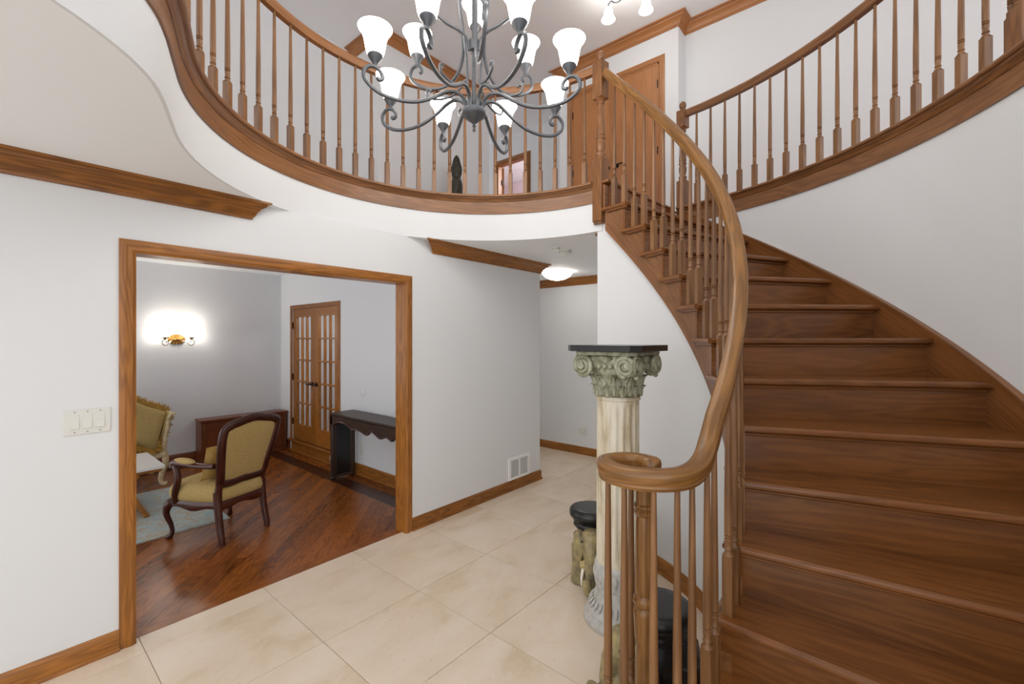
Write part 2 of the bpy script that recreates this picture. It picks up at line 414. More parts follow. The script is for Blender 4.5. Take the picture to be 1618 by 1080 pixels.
# upper walls
BX, BY0, BY1 = 5.07, 1.807, 3.43
DY0, DY1, DZ = 2.03, 3.23, Z2 + 2.03
struct(MB().box((WX - .02, -3.2, Z2), (WX + .1, BY0 + .02, Z3)).build('wall_upper_back', 'wall_paint', smooth=0), 'white upper wall beyond the gallery', 'wall')
wb = MB().box((BX, BY0, Z2), (BX + .1, DY0, Z3)).box((BX, DY1, Z2), (BX + .1, BY1, Z3)).box((BX, DY0, DZ), (BX + .1, DY1, Z3))
wb.box((BX + .1, BY0, Z2), (WX + .1, BY0 + .1, Z3)).box((BX + .1, BY1 - .1, Z2), (6.2, BY1, Z3)).box((BX + .16, DY0 - .1, Z2), (BX + .2, DY1 + .1, Z3))
struct(wb.build('wall_closet', 'wall_paint', smooth=0), 'white projecting upper wall around the double doors', 'wall')
struct(MB().box((3.0, 4.60, Z2), (4.91, 4.70, Z3)).box((3.0, 4.70, Z2), (3.1, 5.2, Z3)).box((4.81, 4.70, Z2), (4.91, 7, Z3)).build('wall_upper_block', 'wall_paint', smooth=0), 'white upper wall corner behind the balcony', 'wall')
struct(MB().box((-2.6, 5.2, Z2), (3.1, 5.3, Z3)).build('wall_upper_far', 'wall_paint', smooth=0), 'long white upper wall behind the balcony balusters', 'wall')
PY0, PY1 = 4.80, 5.50
wp = MB().box((6.1, BY1 - .1, Z2), (6.2, PY0, Z3)).box((6.1, PY1, Z2), (6.2, 8, Z3)).box((6.1, PY0, Z2 + 2.0), (6.2, PY1, Z3))
struct(wp.build('wall_corridor', 'wall_paint', smooth=0), 'white upper corridor wall with an open doorway', 'wall')
struct(MB().box((8.0, 3.0, Z2), (8.1, 8, Z3)).box((6.2, 7.9, Z2), (8.0, 8.0, Z3)).box((6.2, 3, Z2 - .1), (8.1, 8, Z2)).box((6.2, 3, Z2), (8.0, 3.1, Z3)).build('wall_bedroom', 'pink_paint', smooth=0), 'pale pink wall of the room past the corridor door', 'wall')
# living room shell
lw = MB().box((XF, 3.131, 0), (XF + .1, 5.215, 2.55)).box((XF, 6.50, 0), (XF + .1, YF, 2.55)).box((XF, 5.215, 2.01), (XF + .1, 6.50, 2.55)).box((XF, 5.215, 0), (XF + .1, 6.50, .10))
struct(lw.build('wall_living_right', 'living_paint', smooth=0), 'pale grey living room wall with the french doors', 'wall')
struct(MB().box((-.6, YF, 0), (XF + .1, YF + .1, 2.60)).build('wall_living_far', 'living_paint', smooth=0), 'pale grey living room wall with the sconce', 'wall')
struct(MB().box((-.6, 3.131, 2.53), (XF + .1, YF + .1, 2.57)).build('ceiling_living', 'ceiling_paint', smooth=0), 'white living room ceiling', 'ceiling')
struct(MB().box((3.9, 3.2, 0), (3.98, 7, 2.58)).box((XF + .1, 6.9, 0), (3.9, 7, 2.58)).box((XF + .1, 3.14, 0), (3.9, 3.2, 2.58)).build('wall_den', 'living_paint', smooth=0), 'pale wall of the room behind the french doors', 'wall')
struct(MB().box((XF + .1, 3.2, -.02), (3.9, 6.9, 0)).build('floor_den', 'oak_floor', smooth=0), 'dark wood floor behind the french doors', 'floor')

# ------------------------------------------------------------------ trim: casing, crown, baseboards
def run(name, prof, p0, p1, out, mat='oak_trim', e0=0, e1=0, parent=None):
    """moulding with profile (projection, z) along p0->p1 on a wall; out = unit normal; e0/e1 push the ends by projection (mitres)"""
    p0, p1 = Vector((*p0, 0)), Vector((*p1, 0)); t = (p1 - p0).normalized(); n = Vector((*out, 0)); vs, gs = [], []; m = len(prof); ln = (p1 - p0).length
    for (q, e, s) in ((p0, e0, -1), (p1, e1, 1)):
        for (x, z) in prof:
            v = q + n * x + t * (e * x * s) + Vector((0, 0, z)); vs.append(v); gs.append(((v - p0).dot(t), x, z))
    fs = [(j, (j + 1) % m, m + (j + 1) % m, m + j) for j in range(m)] + [tuple(range(m - 1, -1, -1)), tuple(range(m, 2 * m))]
    o = MB().add(vs, fs, gs).build(name, mat, parent, 30)
    return o
def crown(h, pz=.095): return [(0, h - .105), (.012, h - .105), (.014, h - .09), (.022, h - .085), (.03, h - .066), (.05, h - .04), (.072, h - .026), (.076, h - .016), (pz, h - .012), (pz, h), (0, h)]
BASE = [(0, 0), (.024, 0), (.024, .008), (.020, .018), (.014, .020), (.014, .082), (.011, .092), (.006, .102), (0, .104)]
BASE_L = [(x, z * 1.25) for x, z in BASE]
def trim(o, label, cat='moulding'): return struct(o, label, cat)
tn = [0]
def T_(*a, label, **k):
    tn[0] += 1; return trim(run('trim_%d' % tn[0], *a, **k), label)
T_(crown(Z1), (-2.6, WY), (1.05, WY), (0, -1), label='oak crown moulding at the ceiling left of the opening', e1=1)
T_(crown(Z1), (2.505, WY), (4.06, WY), (0, -1), label='short oak crown moulding right of the opening', e0=1.5, e1=1)
T_(crown(Z1), (4.06, WY), (4.06, 6.9), (1, 0), label='oak crown moulding around the passage corner', e0=1)
T_(crown(Z1), (WX, 1.70), (WX, 6.9), (-1, 0), label='oak crown moulding on the far hall wall')
T_(crown(Z1), (3.16, 1.70), (WX, 1.70), (0, 1), label='oak crown moulding on the hall wall behind the stair')
T_(crown(Z3, .11), (WX - .02, -3.1), (WX - .02, BY0), (-1, 0), label='upper oak crown moulding beyond the gallery', mat='oak_door', e1=-1)
T_(crown(Z3, .11), (BX, BY0), (BX, BY1), (-1, 0), label='upper oak crown moulding above the double doors', mat='oak_door', e0=1, e1=1)
T_(crown(Z3, .11), (BX, BY0), (WX - .02, BY0), (0, -1), label='short return of upper oak crown at the projecting wall', mat='oak_door', e0=1, e1=-1)
T_(crown(Z3, .11), (3.0, 4.60), (4.91, 4.60), (0, -1), label='upper oak crown moulding behind the chandelier', mat='oak_door', e0=1)
T_(crown(Z3, .11), (3.0, 4.60), (3.0, 5.2), (-1, 0), label='short upper oak crown running back from the wall corner', mat='oak_door', e0=1)
def base(side, a, b, n, label, **k): struct(run('baseboard_' + side, k.pop('prof', BASE), a, b, n, **k), label, 'baseboard')
base('left', (-2.6, WY), (.436, WY), (0, -1), 'oak baseboard under the light switches')
base('right', (2.276, WY), (4.06, WY), (0, -1), 'oak baseboard under the floor vent', e1=1)
base('passage', (4.06, WY), (4.06, 6.9), (1, 0), 'oak baseboard in the passage', e0=1)
base('back', (WX, 1.70), (WX, 6.9), (-1, 0), 'oak baseboard on the far hall wall')
base('hall', (3.16, 1.70), (WX, 1.70), (0, 1), 'oak baseboard on the hall wall behind the stair')
base('living_right', (XF, 3.14), (XF, 5.15), (-1, 0), 'oak baseboard behind the console table', prof=BASE_L)
base('living_far', (-.6, YF), (XF, YF), (0, -1), 'dark oak baseboard under the sconce wall', prof=BASE_L, mat='cabinet_wood')
base('living_corner', (XF, 6.56), (XF, YF), (-1, 0), 'oak baseboard in the living room corner', prof=BASE_L, mat='cabinet_wood')
bs = MB().sweep([Vector(pol(1.345, a, 0)) for a in [-2 - 2.5 * i for i in range(40)]], [(x, z) for x, z in BASE])
struct(bs.build('baseboard_stair', 'oak_trim', smooth=30), 'curved oak baseboard under the stair wall', 'baseboard')
# cased opening
oc = struct(empty('trim_opening', (0, 0, 0)), 'oak casing and jambs of the wide living room opening', 'casing')
CP = [(0, 0), (.068, 0), (.068, .010), (.058, .013), (.040, .013), (.036, .019), (.014, .019), (.008, .014), (0, .012)]  # (across, projection)
IX0, IX1, IZ = .503, 2.207, 2.046
def casing(parent, x0, x1, zt, y, out=-1, plane='Y', mat='oak_trim', w=1.0, z0=0):
    def pt(u, pr, z): return (u, y + out * pr, z) if plane == 'Y' else (y + out * pr, u, z)
    for (e, sgn) in ((x0, -1), (x1, 1)):
        vs, gs = [], []
        for (z, m) in ((z0, 0), (zt, 1)):
            for (a, pr) in CP:
                a *= w; zz = z + (a if m else 0); vs.append(pt(e + sgn * a, pr, zz)); gs.append((zz, a, pr))
        n = len(CP); fs = [(j, (j + 1) % n, n + (j + 1) % n, n + j) for j in range(n)] + [tuple(range(n)), tuple(range(2 * n - 1, n - 1, -1))]
        MB().add(vs, fs, gs).build('side_casing', mat, parent, 30)
    vs, gs = [], []
    for (e, sgn) in ((x0, -1), (x1, 1)):
        for (a, pr) in CP: a *= w; vs.append(pt(e + sgn * a, pr, zt + a)); gs.append((e + sgn * a, a, pr))
    n = len(CP); fs = [(j, (j + 1) % n, n + (j + 1) % n, n + j) for j in range(n)] + [tuple(range(n)), tuple(range(2 * n - 1, n - 1, -1))]
    MB().add(vs, fs, gs).build('head_casing', mat, parent, 30)
casing(oc, IX0, IX1, IZ, WY)
casing(oc, IX0, IX1, IZ, 3.13, 1)
MB().box((OX0, WY - .001, 0), (IX0, 3.131, IZ + .018), 2).build('jamb', 'oak_trim', oc)
MB().box((IX1, WY - .001, 0), (OX1, 3.131, IZ + .018), 2).build('jamb', 'oak_trim', oc)
MB().box((IX0, WY - .001, IZ), (IX1, 3.131, IZ + .018), 0).build('head_jamb', 'oak_trim', oc)

# ------------------------------------------------------------------ staircase
st = tag(empty('staircase', (CX, CY, 0)), 'curved brown oak staircase with open inner stringer', 'staircase')
def child(o): o.location = (-CX, -CY, 0) if o.location.length == 0 else o.location; return o
RI, RO = 1.278, 2.432
def sector(r0, r1, a0, a1, n=6):
    return arc(r0, a0, a1, n) + arc(r1, a1, a0, n)
for k in range(1, 14):
    a0, a1 = th(k), th(k + 1); z = RISE * k; mid = radians((a0 + a1) / 2)
    # tread: rounded nosing along its front edge and its inner return
    b = MB(); ns = 5; A0 = a0; ex = a1 + 1.1
    nz = [(0, -.031), (-.014, -.031), (-.023, -.024), (-.025, -.0155), (-.023, -.007), (-.014, 0), (0, 0)]
    ri = RI
    rows = []
    for s_ in range(ns + 1):
        r = ri + .014 + (RO - ri - .014) * s_ / ns
        rows.append([(*[c for c in (Vector(pol(r, A0)) + Vector((-sin(radians(A0)), cos(radians(A0)))) * d)], z + h) for (d, h) in nz] )
    vs = []; gs = []; m = len(nz)
    dirr = Vector((cos(mid), sin(mid)))
    for s_, row in enumerate(rows):
        for p in row: vs.append(p)
    fs = [(s_ * m + j, s_ * m + j + 1, (s_ + 1) * m + j + 1, (s_ + 1) * m + j) for s_ in range(ns) for j in range(m - 1)]
    fs += [tuple(range(m)), tuple(ns * m + j for j in range(m - 1, -1, -1))]
    b.add(vs, fs, [(Vector(p[:2]).dot(dirr), Vector(p[:2]).dot(Vector((-dirr.y, dirr.x))), p[2]) for p in vs])
    b.prism(sector(ri + .014, RO, A0, ex, 4), z - .031, z, mid)
    child(b.build('tread', 'oak_stair', st, 35))
    # return nosing on the open end
    rp = [Vector(pol(ri + .014, A0 - .7 + (ex + .9 - A0) * i / 5, z)) for i in range(6)]
    rn = MB().sweep(rp, [(0, 0), (-.008, 0), (-.016, -.006), (-.018, -.014), (-.016, -.022), (-.008, -.028), (0, -.028)])
    rn.sweep([p - Vector((0, 0, .028)) for p in rp[:-1]], [(.01, 0), (-.006, 0), (-.004, -.008), (.004, -.014), (.01, -.014)])
    child(rn.build('return_nosing', 'oak_stair', st, 40))
    # riser set back under the nosing, with a scotia below the nosing
    b = MB(); ar = a0 + .45
    t = Vector((-sin(radians(ar)), cos(radians(ar))))
    p, q2 = Vector(pol(1.304, ar)), Vector(pol(RO, ar)); poly = [p, q2, q2 + t * .018, p + t * .018]
    zl = z - RISE; b.prism([tuple(x) for x in poly], zl, z - .028, mid)
    child(b.build('riser', 'oak_stair', st, 0))
    b = MB(); poly = [p - t * .012, q2 - t * .012, q2, p]; b.prism([tuple(x) for x in poly], z - .048, z - .031, mid); child(b.build('scotia', 'oak_stair', st, 0, .006))
# landing riser and nosing
ar = th(14) + .45; t = Vector((-sin(radians(ar)), cos(radians(ar)))); p, q2 = Vector(pol(1.304, ar)), Vector(pol(RO, ar))
child(MB().prism([tuple(x) for x in (p, q2, q2 + t * .018, p + t * .018)], Z2 - RISE, Z2 - .02, radians(ar)).build('riser', 'oak_stair', st, 0))
p, q2 = Vector(pol(1.30, ar)), Vector(pol(RO, ar))
child(MB().prism([tuple(x) for x in (p - t * .03, q2 - t * .03, q2 + t * .09, p + t * .09)], Z2 - .008, Z2 + .02, radians(ar)).build('landing_nosing', 'oak_stair', st, bevel=.009))
# curtail disc of the lowest step under the volute
VC = Vector((1.389, .604))
child(MB().lathe([(.17, 0), (.17, .17), (.19, .172), (.2, .186), (.19, .2), (0, .2)], 28, tuple(VC)).build('curtail_step', 'oak_stair', st, 40))
# open stringer (curved face board) between the steps and the sloping soffit line
def ribbon(r0, r1, A, top, bot):
    vs, gs, fs = [], [], []
    for a in A:
        for r in (r0, r1):
            for z in (bot(a), top(a)): vs.append(pol(r, a, z)); gs.append((radians(a) * 1.4 * 1.2, z - bot(a), r))
    for i in range(len(A) - 1):
        o, p = 4 * i, 4 * i + 4; fs += [(o, p, p + 1, o + 1), (o + 2, o + 3, p + 3, p + 2), (o + 1, p + 1, p + 3, o + 3), (o, o + 2, p + 2, p)]
    n = len(A) - 1; fs += [(0, 1, 3, 2), (4 * n, 4 * n + 2, 4 * n + 3, 4 * n + 1)]
    return MB().add(vs, fs, gs)
def s_bot(a): return max(0.0, nose_z(a) - .385 + .04 * min(1, max(0, (-5 - a) / 45)))
A = []
for k in range(1, 14): A += [th(k) + .46, th(k) + 3, th(k) + 5.5, th(k + 1) + .44]
def s_top(a):
    k = 1
    while k < 13 and a > th(k + 1) + .45: k += 1
    return RISE * k - .028
child(ribbon(1.306, 1.343, A, s_top, s_bot).build('stringer', 'oak_fascia', st, 50))
A = [th(1) - 2 + i * 2.1 for i in range(50)]; A = [a for a in A if a < -5.2]
child(ribbon(2.432, 2.454, A, lambda a: nose_z(a) + .035, lambda a: max(0, nose_z(a) - .36)).build('skirt_board', 'oak_stair', st, 50))
child(ribbon(2.424, 2.454, A, lambda a: nose_z(a) + .045, lambda a: nose_z(a) + .033).build('skirt_cap', 'oak_fascia', st, 50))
# soffit under the treads
child(ribbon(1.40, 2.43, A, lambda a: nose_z(a) - .34, lambda a: max(0, nose_z(a) - .36)).build('soffit', 'wall_paint', st, 50))

# ------------------------------------------------------------------ balusters, newels, rails
def baluster_mesh(h, blk=.205, s=.0335):
    """square block with a chamfered shoulder, two rings, slim tapering shaft"""
    b = MB(); q = s / 2
    b.box((-q, -q, 0), (q, q, blk), 2)
    rs = []
    n = 12
    b.lathe([(q * 1.2, blk), (.0105, blk + .016), (.0105, blk + .019), (.0145, blk + .022), (.0145, blk + .026), (.0125, blk + .029), (.0128, blk + .045), (.0142, blk + .055), (.0100, blk + .060), (.0142, blk + .064), (.0142, blk + .067),
             (.0100, blk + .070), (.0142, blk + .074), (.0138, blk + .08), (.0136, blk + .20), (.0085, h)], n)
    return b.mesh('baluster', 35)
def newel(parent, x, y, zs, rz, s=.092):
    """zs: bottom, block top, upper block bottom, upper block top"""
    z0, z1, z2, z3 = zs; q = s / 2; r = q * .78
    b = MB(); b.box((-q, -q, z0 + .02), (q, q, z1), 2); b.box((-q * .86, -q * .86, z0), (q * .86, q * .86, z0 + .02), 2)
    b.lathe([(q * 1.05, z1), (r * .95, z1 + .018), (r * 1.1, z1 + .03), (r * 1.1, z1 + .04), (r * .75, z1 + .055), (r, z1 + .085), (r * 1.06, z1 + .12), (r * .8, z1 + .15), (r * 1.05, z1 + .16), (r * 1.05, z1 + .172), (r * .8, z1 + .18),
             (r * 1.02, z1 + .19), (r * 1.0, z1 + .2), (r * .92, z1 + .24), (r * .62, z2 - .06), (r * .6, z2 - .045), (r * .9, z2 - .035), (r * .9, z2 - .025), (r * .7, z2 - .02), (q * 1.05, z2)], 20)
    b.box((-q, -q, z2), (q, q, z3), 2)
    b.lathe([(q * 1.0, z3), (r * .55, z3 + .012), (r * .55, z3 + .018), (r * .82, z3 + .03), (r * .98, z3 + .05), (r * .82, z3 + .075), (r * .4, z3 + .088), (0, z3 + .09)], 20)
    o = b.build('newel_post', 'oak_fascia', parent, 35, .003, 1, (x, y, 0)); o.rotation_euler.z = rz
    return o
_h = [(.020, -.034), (.021, -.029), (.0245, -.026), (.025, -.021), (.0235, -.018), (.025, -.014), (.029, 0), (.0305, .012), (.0275, .023), (.019, .029), (0, .031)]
RAILP = [(-x, y) for x, y in _h[:-1]][::-1][::-1]
RAILP = _h + [(-x, y) for x, y in _h[-2::-1]]
RR = 1.325
def rail_z(a): return nose_z(a) + .829
sb = tag(empty('stair_balustrade', (CX, CY, 0)), 'oak stair railing with spiral volute end and slim turned balusters', 'railing')
path = [Vector(pol(RR, a, rail_z(a))) for a in [-4.5 - 2 * i for i in range(45)]]     # down to -92.5
zv = 1.168
path += [Vector(pol(RR, -94.5, rail_z(-94.5))), Vector(pol(RR, -96.5, rail_z(-96.5)))]
tail = catmull([path[-2], path[-1], (1.537, .450, 1.245), (1.462, .449, 1.200), (1.388, .468, 1.178), (1.332, .518, zv + .002), (1.297, .598, zv), (1.308, .684, zv), (1.364, .732, zv), (1.428, .714, zv), (1.461, .664, zv), (1.445, .612, zv), (1.408, .588, zv)], 7)
path = path[:-1] + tail[7:]
wd = [1.0] * len(path)
for i, w_ in enumerate((.35, .7, .92, 1.04, 1.1, 1.12, 1.12, 1.1, 1.08, 1.06, 1.04, 1.02)): wd[-1 - i] = w_
MB().sweep(path, RAILP, plumb=False, widths=wd).build('handrail', 'oak_rail', sb, 40).location = (-CX, -CY, 0)
cp = MB().lathe([(0, zv - .046), (.05, zv - .046), (.054, zv - .040), (.05, zv - .032), (0, zv - .030)], 24, tuple(VC)); cp.build('volute_cap', 'oak_rail', sb, 40).location = (-CX, -CY, 0)
bA, bB = baluster_mesh(.80), baluster_mesh(.90)
for k in range(3, 14):
    for (da, me) in ((1.35, bA), (5.3, bB)):
        a = th(k) + da
        if a > -6: continue
        x, y = pol(RR, a); o = link('baluster', me, 'oak_baluster', sb, 0, 2, (x - CX, y - CY, RISE * k)); o.rotation_euler.z = radians(a)
        zt = rail_z(a) - .03 - RISE * k; o.scale.z = zt / (.80 if me is bA else .90)
# balusters of the two lowest steps and the volute ring
for (x, y) in ((1.597, .448), (1.53, .4515), (1.41, .460), (1.36, .488), (1.318, .545), (1.297, .632), (1.326, .704), (1.452, .682)):
    p = min(path, key=lambda w: (w.x - x) ** 2 + (w.y - y) ** 2); z = .4 if x > 1.5 else .2
    o = link('baluster', bB, 'oak_baluster', sb, 0, 2, (x - CX, y - CY, z)); o.scale.z = (p.z - .03 - z) / .90
nv = MB(); r = .033
nv.lathe([(.045, .2), (.045, .40), (.03, .42), (r, .44), (r * .85, .60), (r * 1.0, .62), (r * 1.12, .70), (r * 1.12, .715), (r * .9, .725), (r * 1.15, .735), (r * 1.18, .75), (r * .9, .765), (r, .78), (r * 1.0, .80), (r * .86, 1.0), (r * .8, 1.02), (r * 1.05, 1.03), (r * 1.05, 1.037), (r * .85, 1.043), (r * 1.05, 1.05), (r * 1.05, 1.057), (r * .85, 1.062), (r * .85, 1.14)], 20, tuple(VC))
nv.build('starting_newel', 'oak_rail', sb, 40).location = (-CX, -CY, 0)

bb = tag(empty('balcony_balustrade', (CX, CY, 0)), 'curved oak balcony railing sweeping behind the chandelier', 'railing')
NX, NY = pol(1.345, -2.2)
newel(bb, NX - CX, NY - CY, (2.49, 3.0, 3.47, 3.755), radians(-12))
# cap, fascia and bed moulding along the well edge
def edge_run(name, prof, parent, mat, path=edge, ox=0):
    return MB().sweep(path, prof).build(name, mat, parent, 35)
def along(path, s):
    for i in range(len(path) - 1):
        l = (path[i + 1] - path[i]).length
        if s <= l: return path[i] + (path[i + 1] - path[i]) * (s / l), (path[i + 1] - path[i]).normalized()
        s -= l
    return None, None
def trimset(parent, path):
    o = edge_run('fascia', [(0, 2.665), (0, 2.79), (.018, 2.79), (.018, 2.665)], parent, 'oak_fascia', path); o.location = (-CX, -CY, 0)
    o = edge_run('bed_moulding', [(0.004, 2.765), (-.006, 2.768), (-.010, 2.778), (-.018, 2.788), (-.028, 2.793), (-.030, 2.801), (.02, 2.801)], parent, 'oak_fascia', path); o.location = (-CX, -CY, 0)
    o = edge_run('cap', [(.09, 2.80), (-.042, 2.80), (-.049, 2.805), (-.050, 2.812), (-.047, 2.819), (-.040, 2.822), (.09, 2.822)], parent, 'oak_fascia', path); o.location = (-CX, -CY, 0)
trimset(bb, edge[1:])
rp = off(edge, .043)
zr = 3.735
r0 = MB().sweep([p + Vector((0, 0, zr)) for p in rp[1:]], RAILP, plumb=False).build('handrail', 'oak_fascia', bb, 50); r0.location = (-CX, -CY, 0)
bC = baluster_mesh(zr - .034 - 2.822, .20)
for i in range(30):
    s = radians(4.35 + 3 + 5.5 * i) * 1.37
    p, t = along(rp, s)
    o = link('baluster', bC, 'oak_baluster', bb, 0, 2, (p.x - CX, p.y - CY, 2.822)); o.rotation_euler.z = atan2(t.y, t.x)
gb = tag(empty('gallery_balustrade', (CX, CY, 0)), 'oak gallery railing above the curved wall beside the stair', 'railing')
ge = [Vector(pol(2.44, a, 0)) for a in [-6.5 - 2 * i for i in range(54)]]     # travelling so that the right side points away
ge = [Vector((*pol(2.44, a), 0)) for a in [-114 + 2 * i for i in range(54)]]
ge.append(Vector((*pol(2.44, -6.4), 0)))
trimset(gb, ge)
gp = off(ge, .045)
zg = 3.706
bG = baluster_mesh(zg - .034 - 2.822, .20)
o = MB().sweep([p + Vector((0, 0, zg)) for p in gp], RAILP, plumb=False).build('handrail', 'oak_fascia', gb, 50); o.location = (-CX, -CY, 0)
x, y = pol(2.485, -6.9); newel(gb, x - CX, y - CY, (2.60, 3.075, 3.575, 3.735), radians(-10), .085)
x, y = pol(2.485, -63.3); newel(gb, x - CX, y - CY, (2.82, 3.03, 3.47, 3.74), radians(-65), .085)
for i in range(18):
    x, y = pol(2.485, -10.0 - 3.04 * i); o = link('baluster', bG, 'oak_baluster', gb, 0, 2, (x - CX, y - CY, 2.822)); o.rotation_euler.z = radians(-10.0 - 3.04 * i)

# ------------------------------------------------------------------ upstairs doors
def hinge(parent, loc, h=.09, w=.012): MB().box((-w / 2, -w / 2, -h / 2), (w / 2, w / 2, h / 2)).build('hinge', 'black_metal', parent, loc=loc)
d1 = struct(empty('door_1', (BX, (DY0 + DY1) / 2, Z2)), 'plain oak double doors upstairs', 'door')
ym = (DY0 + DY1) / 2
for (a, b_) in ((DY0 + .02, ym - .002), (ym + .002, DY1 - .02)):
    o = MB().box((.0, a - ym, .01), (.04, b_ - ym, 2.01), 2).build('door_leaf', 'oak_door', d1, bevel=.002, seg=1)
MB().box((-.012, -.035, .01), (0, .03, 2.01), 2).build('astragal', 'oak_door', d1, bevel=.004)
for s_ in (-1, 1):
    MB().box((-.004, s_ * (DY1 - DY0) / 2 - .02 * (s_ > 0), 0), (.1, s_ * (DY1 - DY0) / 2 + .02 * (s_ < 0), 2.03), 2).build('jamb', 'oak_door', d1)
    for z in (.25, 1.0, 1.78): hinge(d1, (-.002, s_ * ((DY1 - DY0) / 2 - .018), z))
    b = MB(); b.tube([(0, s_ * .06, .95), (-.05, s_ * .06, .95)], .011); b.tube([(-.05, s_ * .05, .95), (-.05, s_ * .16, .95)], .008)
    b.tube([(0, s_ * .06, .95), (-.006, s_ * .06, .95)], .028, 14); b.build('lever_handle', 'black_metal', d1)
MB().box((-.004, -(DY1 - DY0) / 2, 2.01), (.1, (DY1 - DY0) / 2, 2.03), 1).build('head_jamb', 'oak_door', d1)
cs = empty('casing'); cs.parent = d1; cs.location = (-BX, -ym, -Z2)
casing(cs, DY0, DY1, DZ, BX, -1, 'X', 'oak_door', 1.0, Z2)
d3 = struct(empty('door_3', (6.1, (PY0 + PY1) / 2, Z2)), 'oak cased corridor doorway upstairs with its door ajar', 'door')
cs = empty('casing'); cs.parent = d3; cs.location = (-6.1, -(PY0 + PY1) / 2, -Z2)
casing(cs, PY0, PY1, Z2 + 2.0, 6.1, -1, 'X', 'oak_trim', 1.0, Z2)
for s_ in (-1, 1): MB().box((-.002, s_ * .35 - .0 * s_, 0), (.102, s_ * .335, 2.0), 2).build('jamb', 'oak_trim', d3)
MB().box((-.002, -.335, 1.985), (.102, .335, 2.0), 1).build('head_jamb', 'oak_trim', d3)
o = MB().box((0, -.018, .01), (.66, .018, 1.975), 2).build('door_leaf', 'oak_trim', d3, bevel=.002, seg=1, loc=(.115, .318, 0)); o.rotation_euler.z = radians(44)
hinge(d3, (.1, .325, 1.7), .09, .02)
# french doors, raised on a step
F0, F1, FZ0, FZ1 = 5.215, 6.50, .17, 2.01
d2 = struct(empty('door_2', (XF, (F0 + F1) / 2, 0)), 'pair of oak french doors with small glass panes', 'door'); ym = (F0 + F1) / 2
cs = empty('casing'); cs.parent = d2; cs.location = (-XF, -ym, 0)
casing(cs, F0, F1, FZ1, XF, -1, 'X', 'oak_trim', .8, FZ0 - .03)
MB().box((.0, -(F1 - F0) / 2, .0), (.012, (F1 - F0) / 2, FZ0), 1).build('step_panel', 'oak_trim', d2, loc=(-.014, 0, 0), bevel=.002)
MB().box((-.05, -(F1 - F0) / 2 - .05, FZ0 - .022), (.1, (F1 - F0) / 2 + .05, FZ0), 1).build('sill', 'oak_trim', d2, bevel=.006)
MB().box((-.03, -(F1 - F0) / 2 - .05, 0), (-.014, (F1 - F0) / 2 + .05, .03), 1).build('shoe_moulding', 'oak_trim', d2, bevel=.006)
pane_me = {}
for s_ in (-1, 1):
    y0, y1 = (-(F1 - F0) / 2 + .003, -.002) if s_ < 0 else (.002, (F1 - F0) / 2 - .003)
    leaf = MB(); S_, TR, BR = .105, .11, .22; x0, x1 = .012, .05
    leaf.box((x0, y0, FZ0 + .005), (x1, y0 + S_, FZ1 - .003), 2); leaf.box((x0, y1 - S_, FZ0 + .005), (x1, y1, FZ1 - .003), 2)
    leaf.box((x0, y0 + S_, FZ1 - .003 - TR), (x1, y1 - S_, FZ1 - .003), 1); leaf.box((x0, y0 + S_, FZ0 + .005), (x1, y1 - S_, FZ0 + BR), 1)
    lf = leaf.build('door_leaf', 'oak_trim', d2, 0)
    gy0, gy1, gz0, gz1 = y0 + S_, y1 - S_, FZ0 + BR, FZ1 - .003 - TR; cw, rh = (gy1 - gy0) / 3, (gz1 - gz0) / 5
    for c in (1, 2): MB().box((x0 + .003, gy0 + cw * c - .011, gz0), (x1 - .003, gy0 + cw * c + .011, gz1), 2).build('muntin', 'oak_trim', lf)
    for r in range(1, 5): MB().box((x0 + .004, gy0, gz0 + rh * r - .011), (x1 - .004, gy1, gz0 + rh * r + .011), 1).build('muntin', 'oak_trim', lf)
    key = 'p'
    for c in range(3):
        for r in range(5):
            if key not in pane_me: pane_me[key] = MB().box((-.002, -cw / 2, -rh / 2), (.002, cw / 2, rh / 2)).mesh('pane', 0)
            link('pane', pane_me[key], 'pane_glass', lf, 0, 2, ((x0 + x1) / 2, gy0 + cw * (c + .5), gz0 + rh * (r + .5)))
    for z in (.42, 1.05, 1.78): hinge(lf, (.006, s_ * ((F1 - F0) / 2 - .006), z))
    b = MB(); yk = s_ * .055; b.tube([(x0, yk, .98), (x0 - .055, yk, .98)], .011); b.tube([(x0 - .055, yk - s_ * .01, .98), (x0 - .052, yk + s_ * .1, .982)], .009); b.tube([(x0 + .001, yk, .98), (x0 - .006, yk, .98)], .03, 14)
    b.build('lever_handle', 'black_metal', lf)

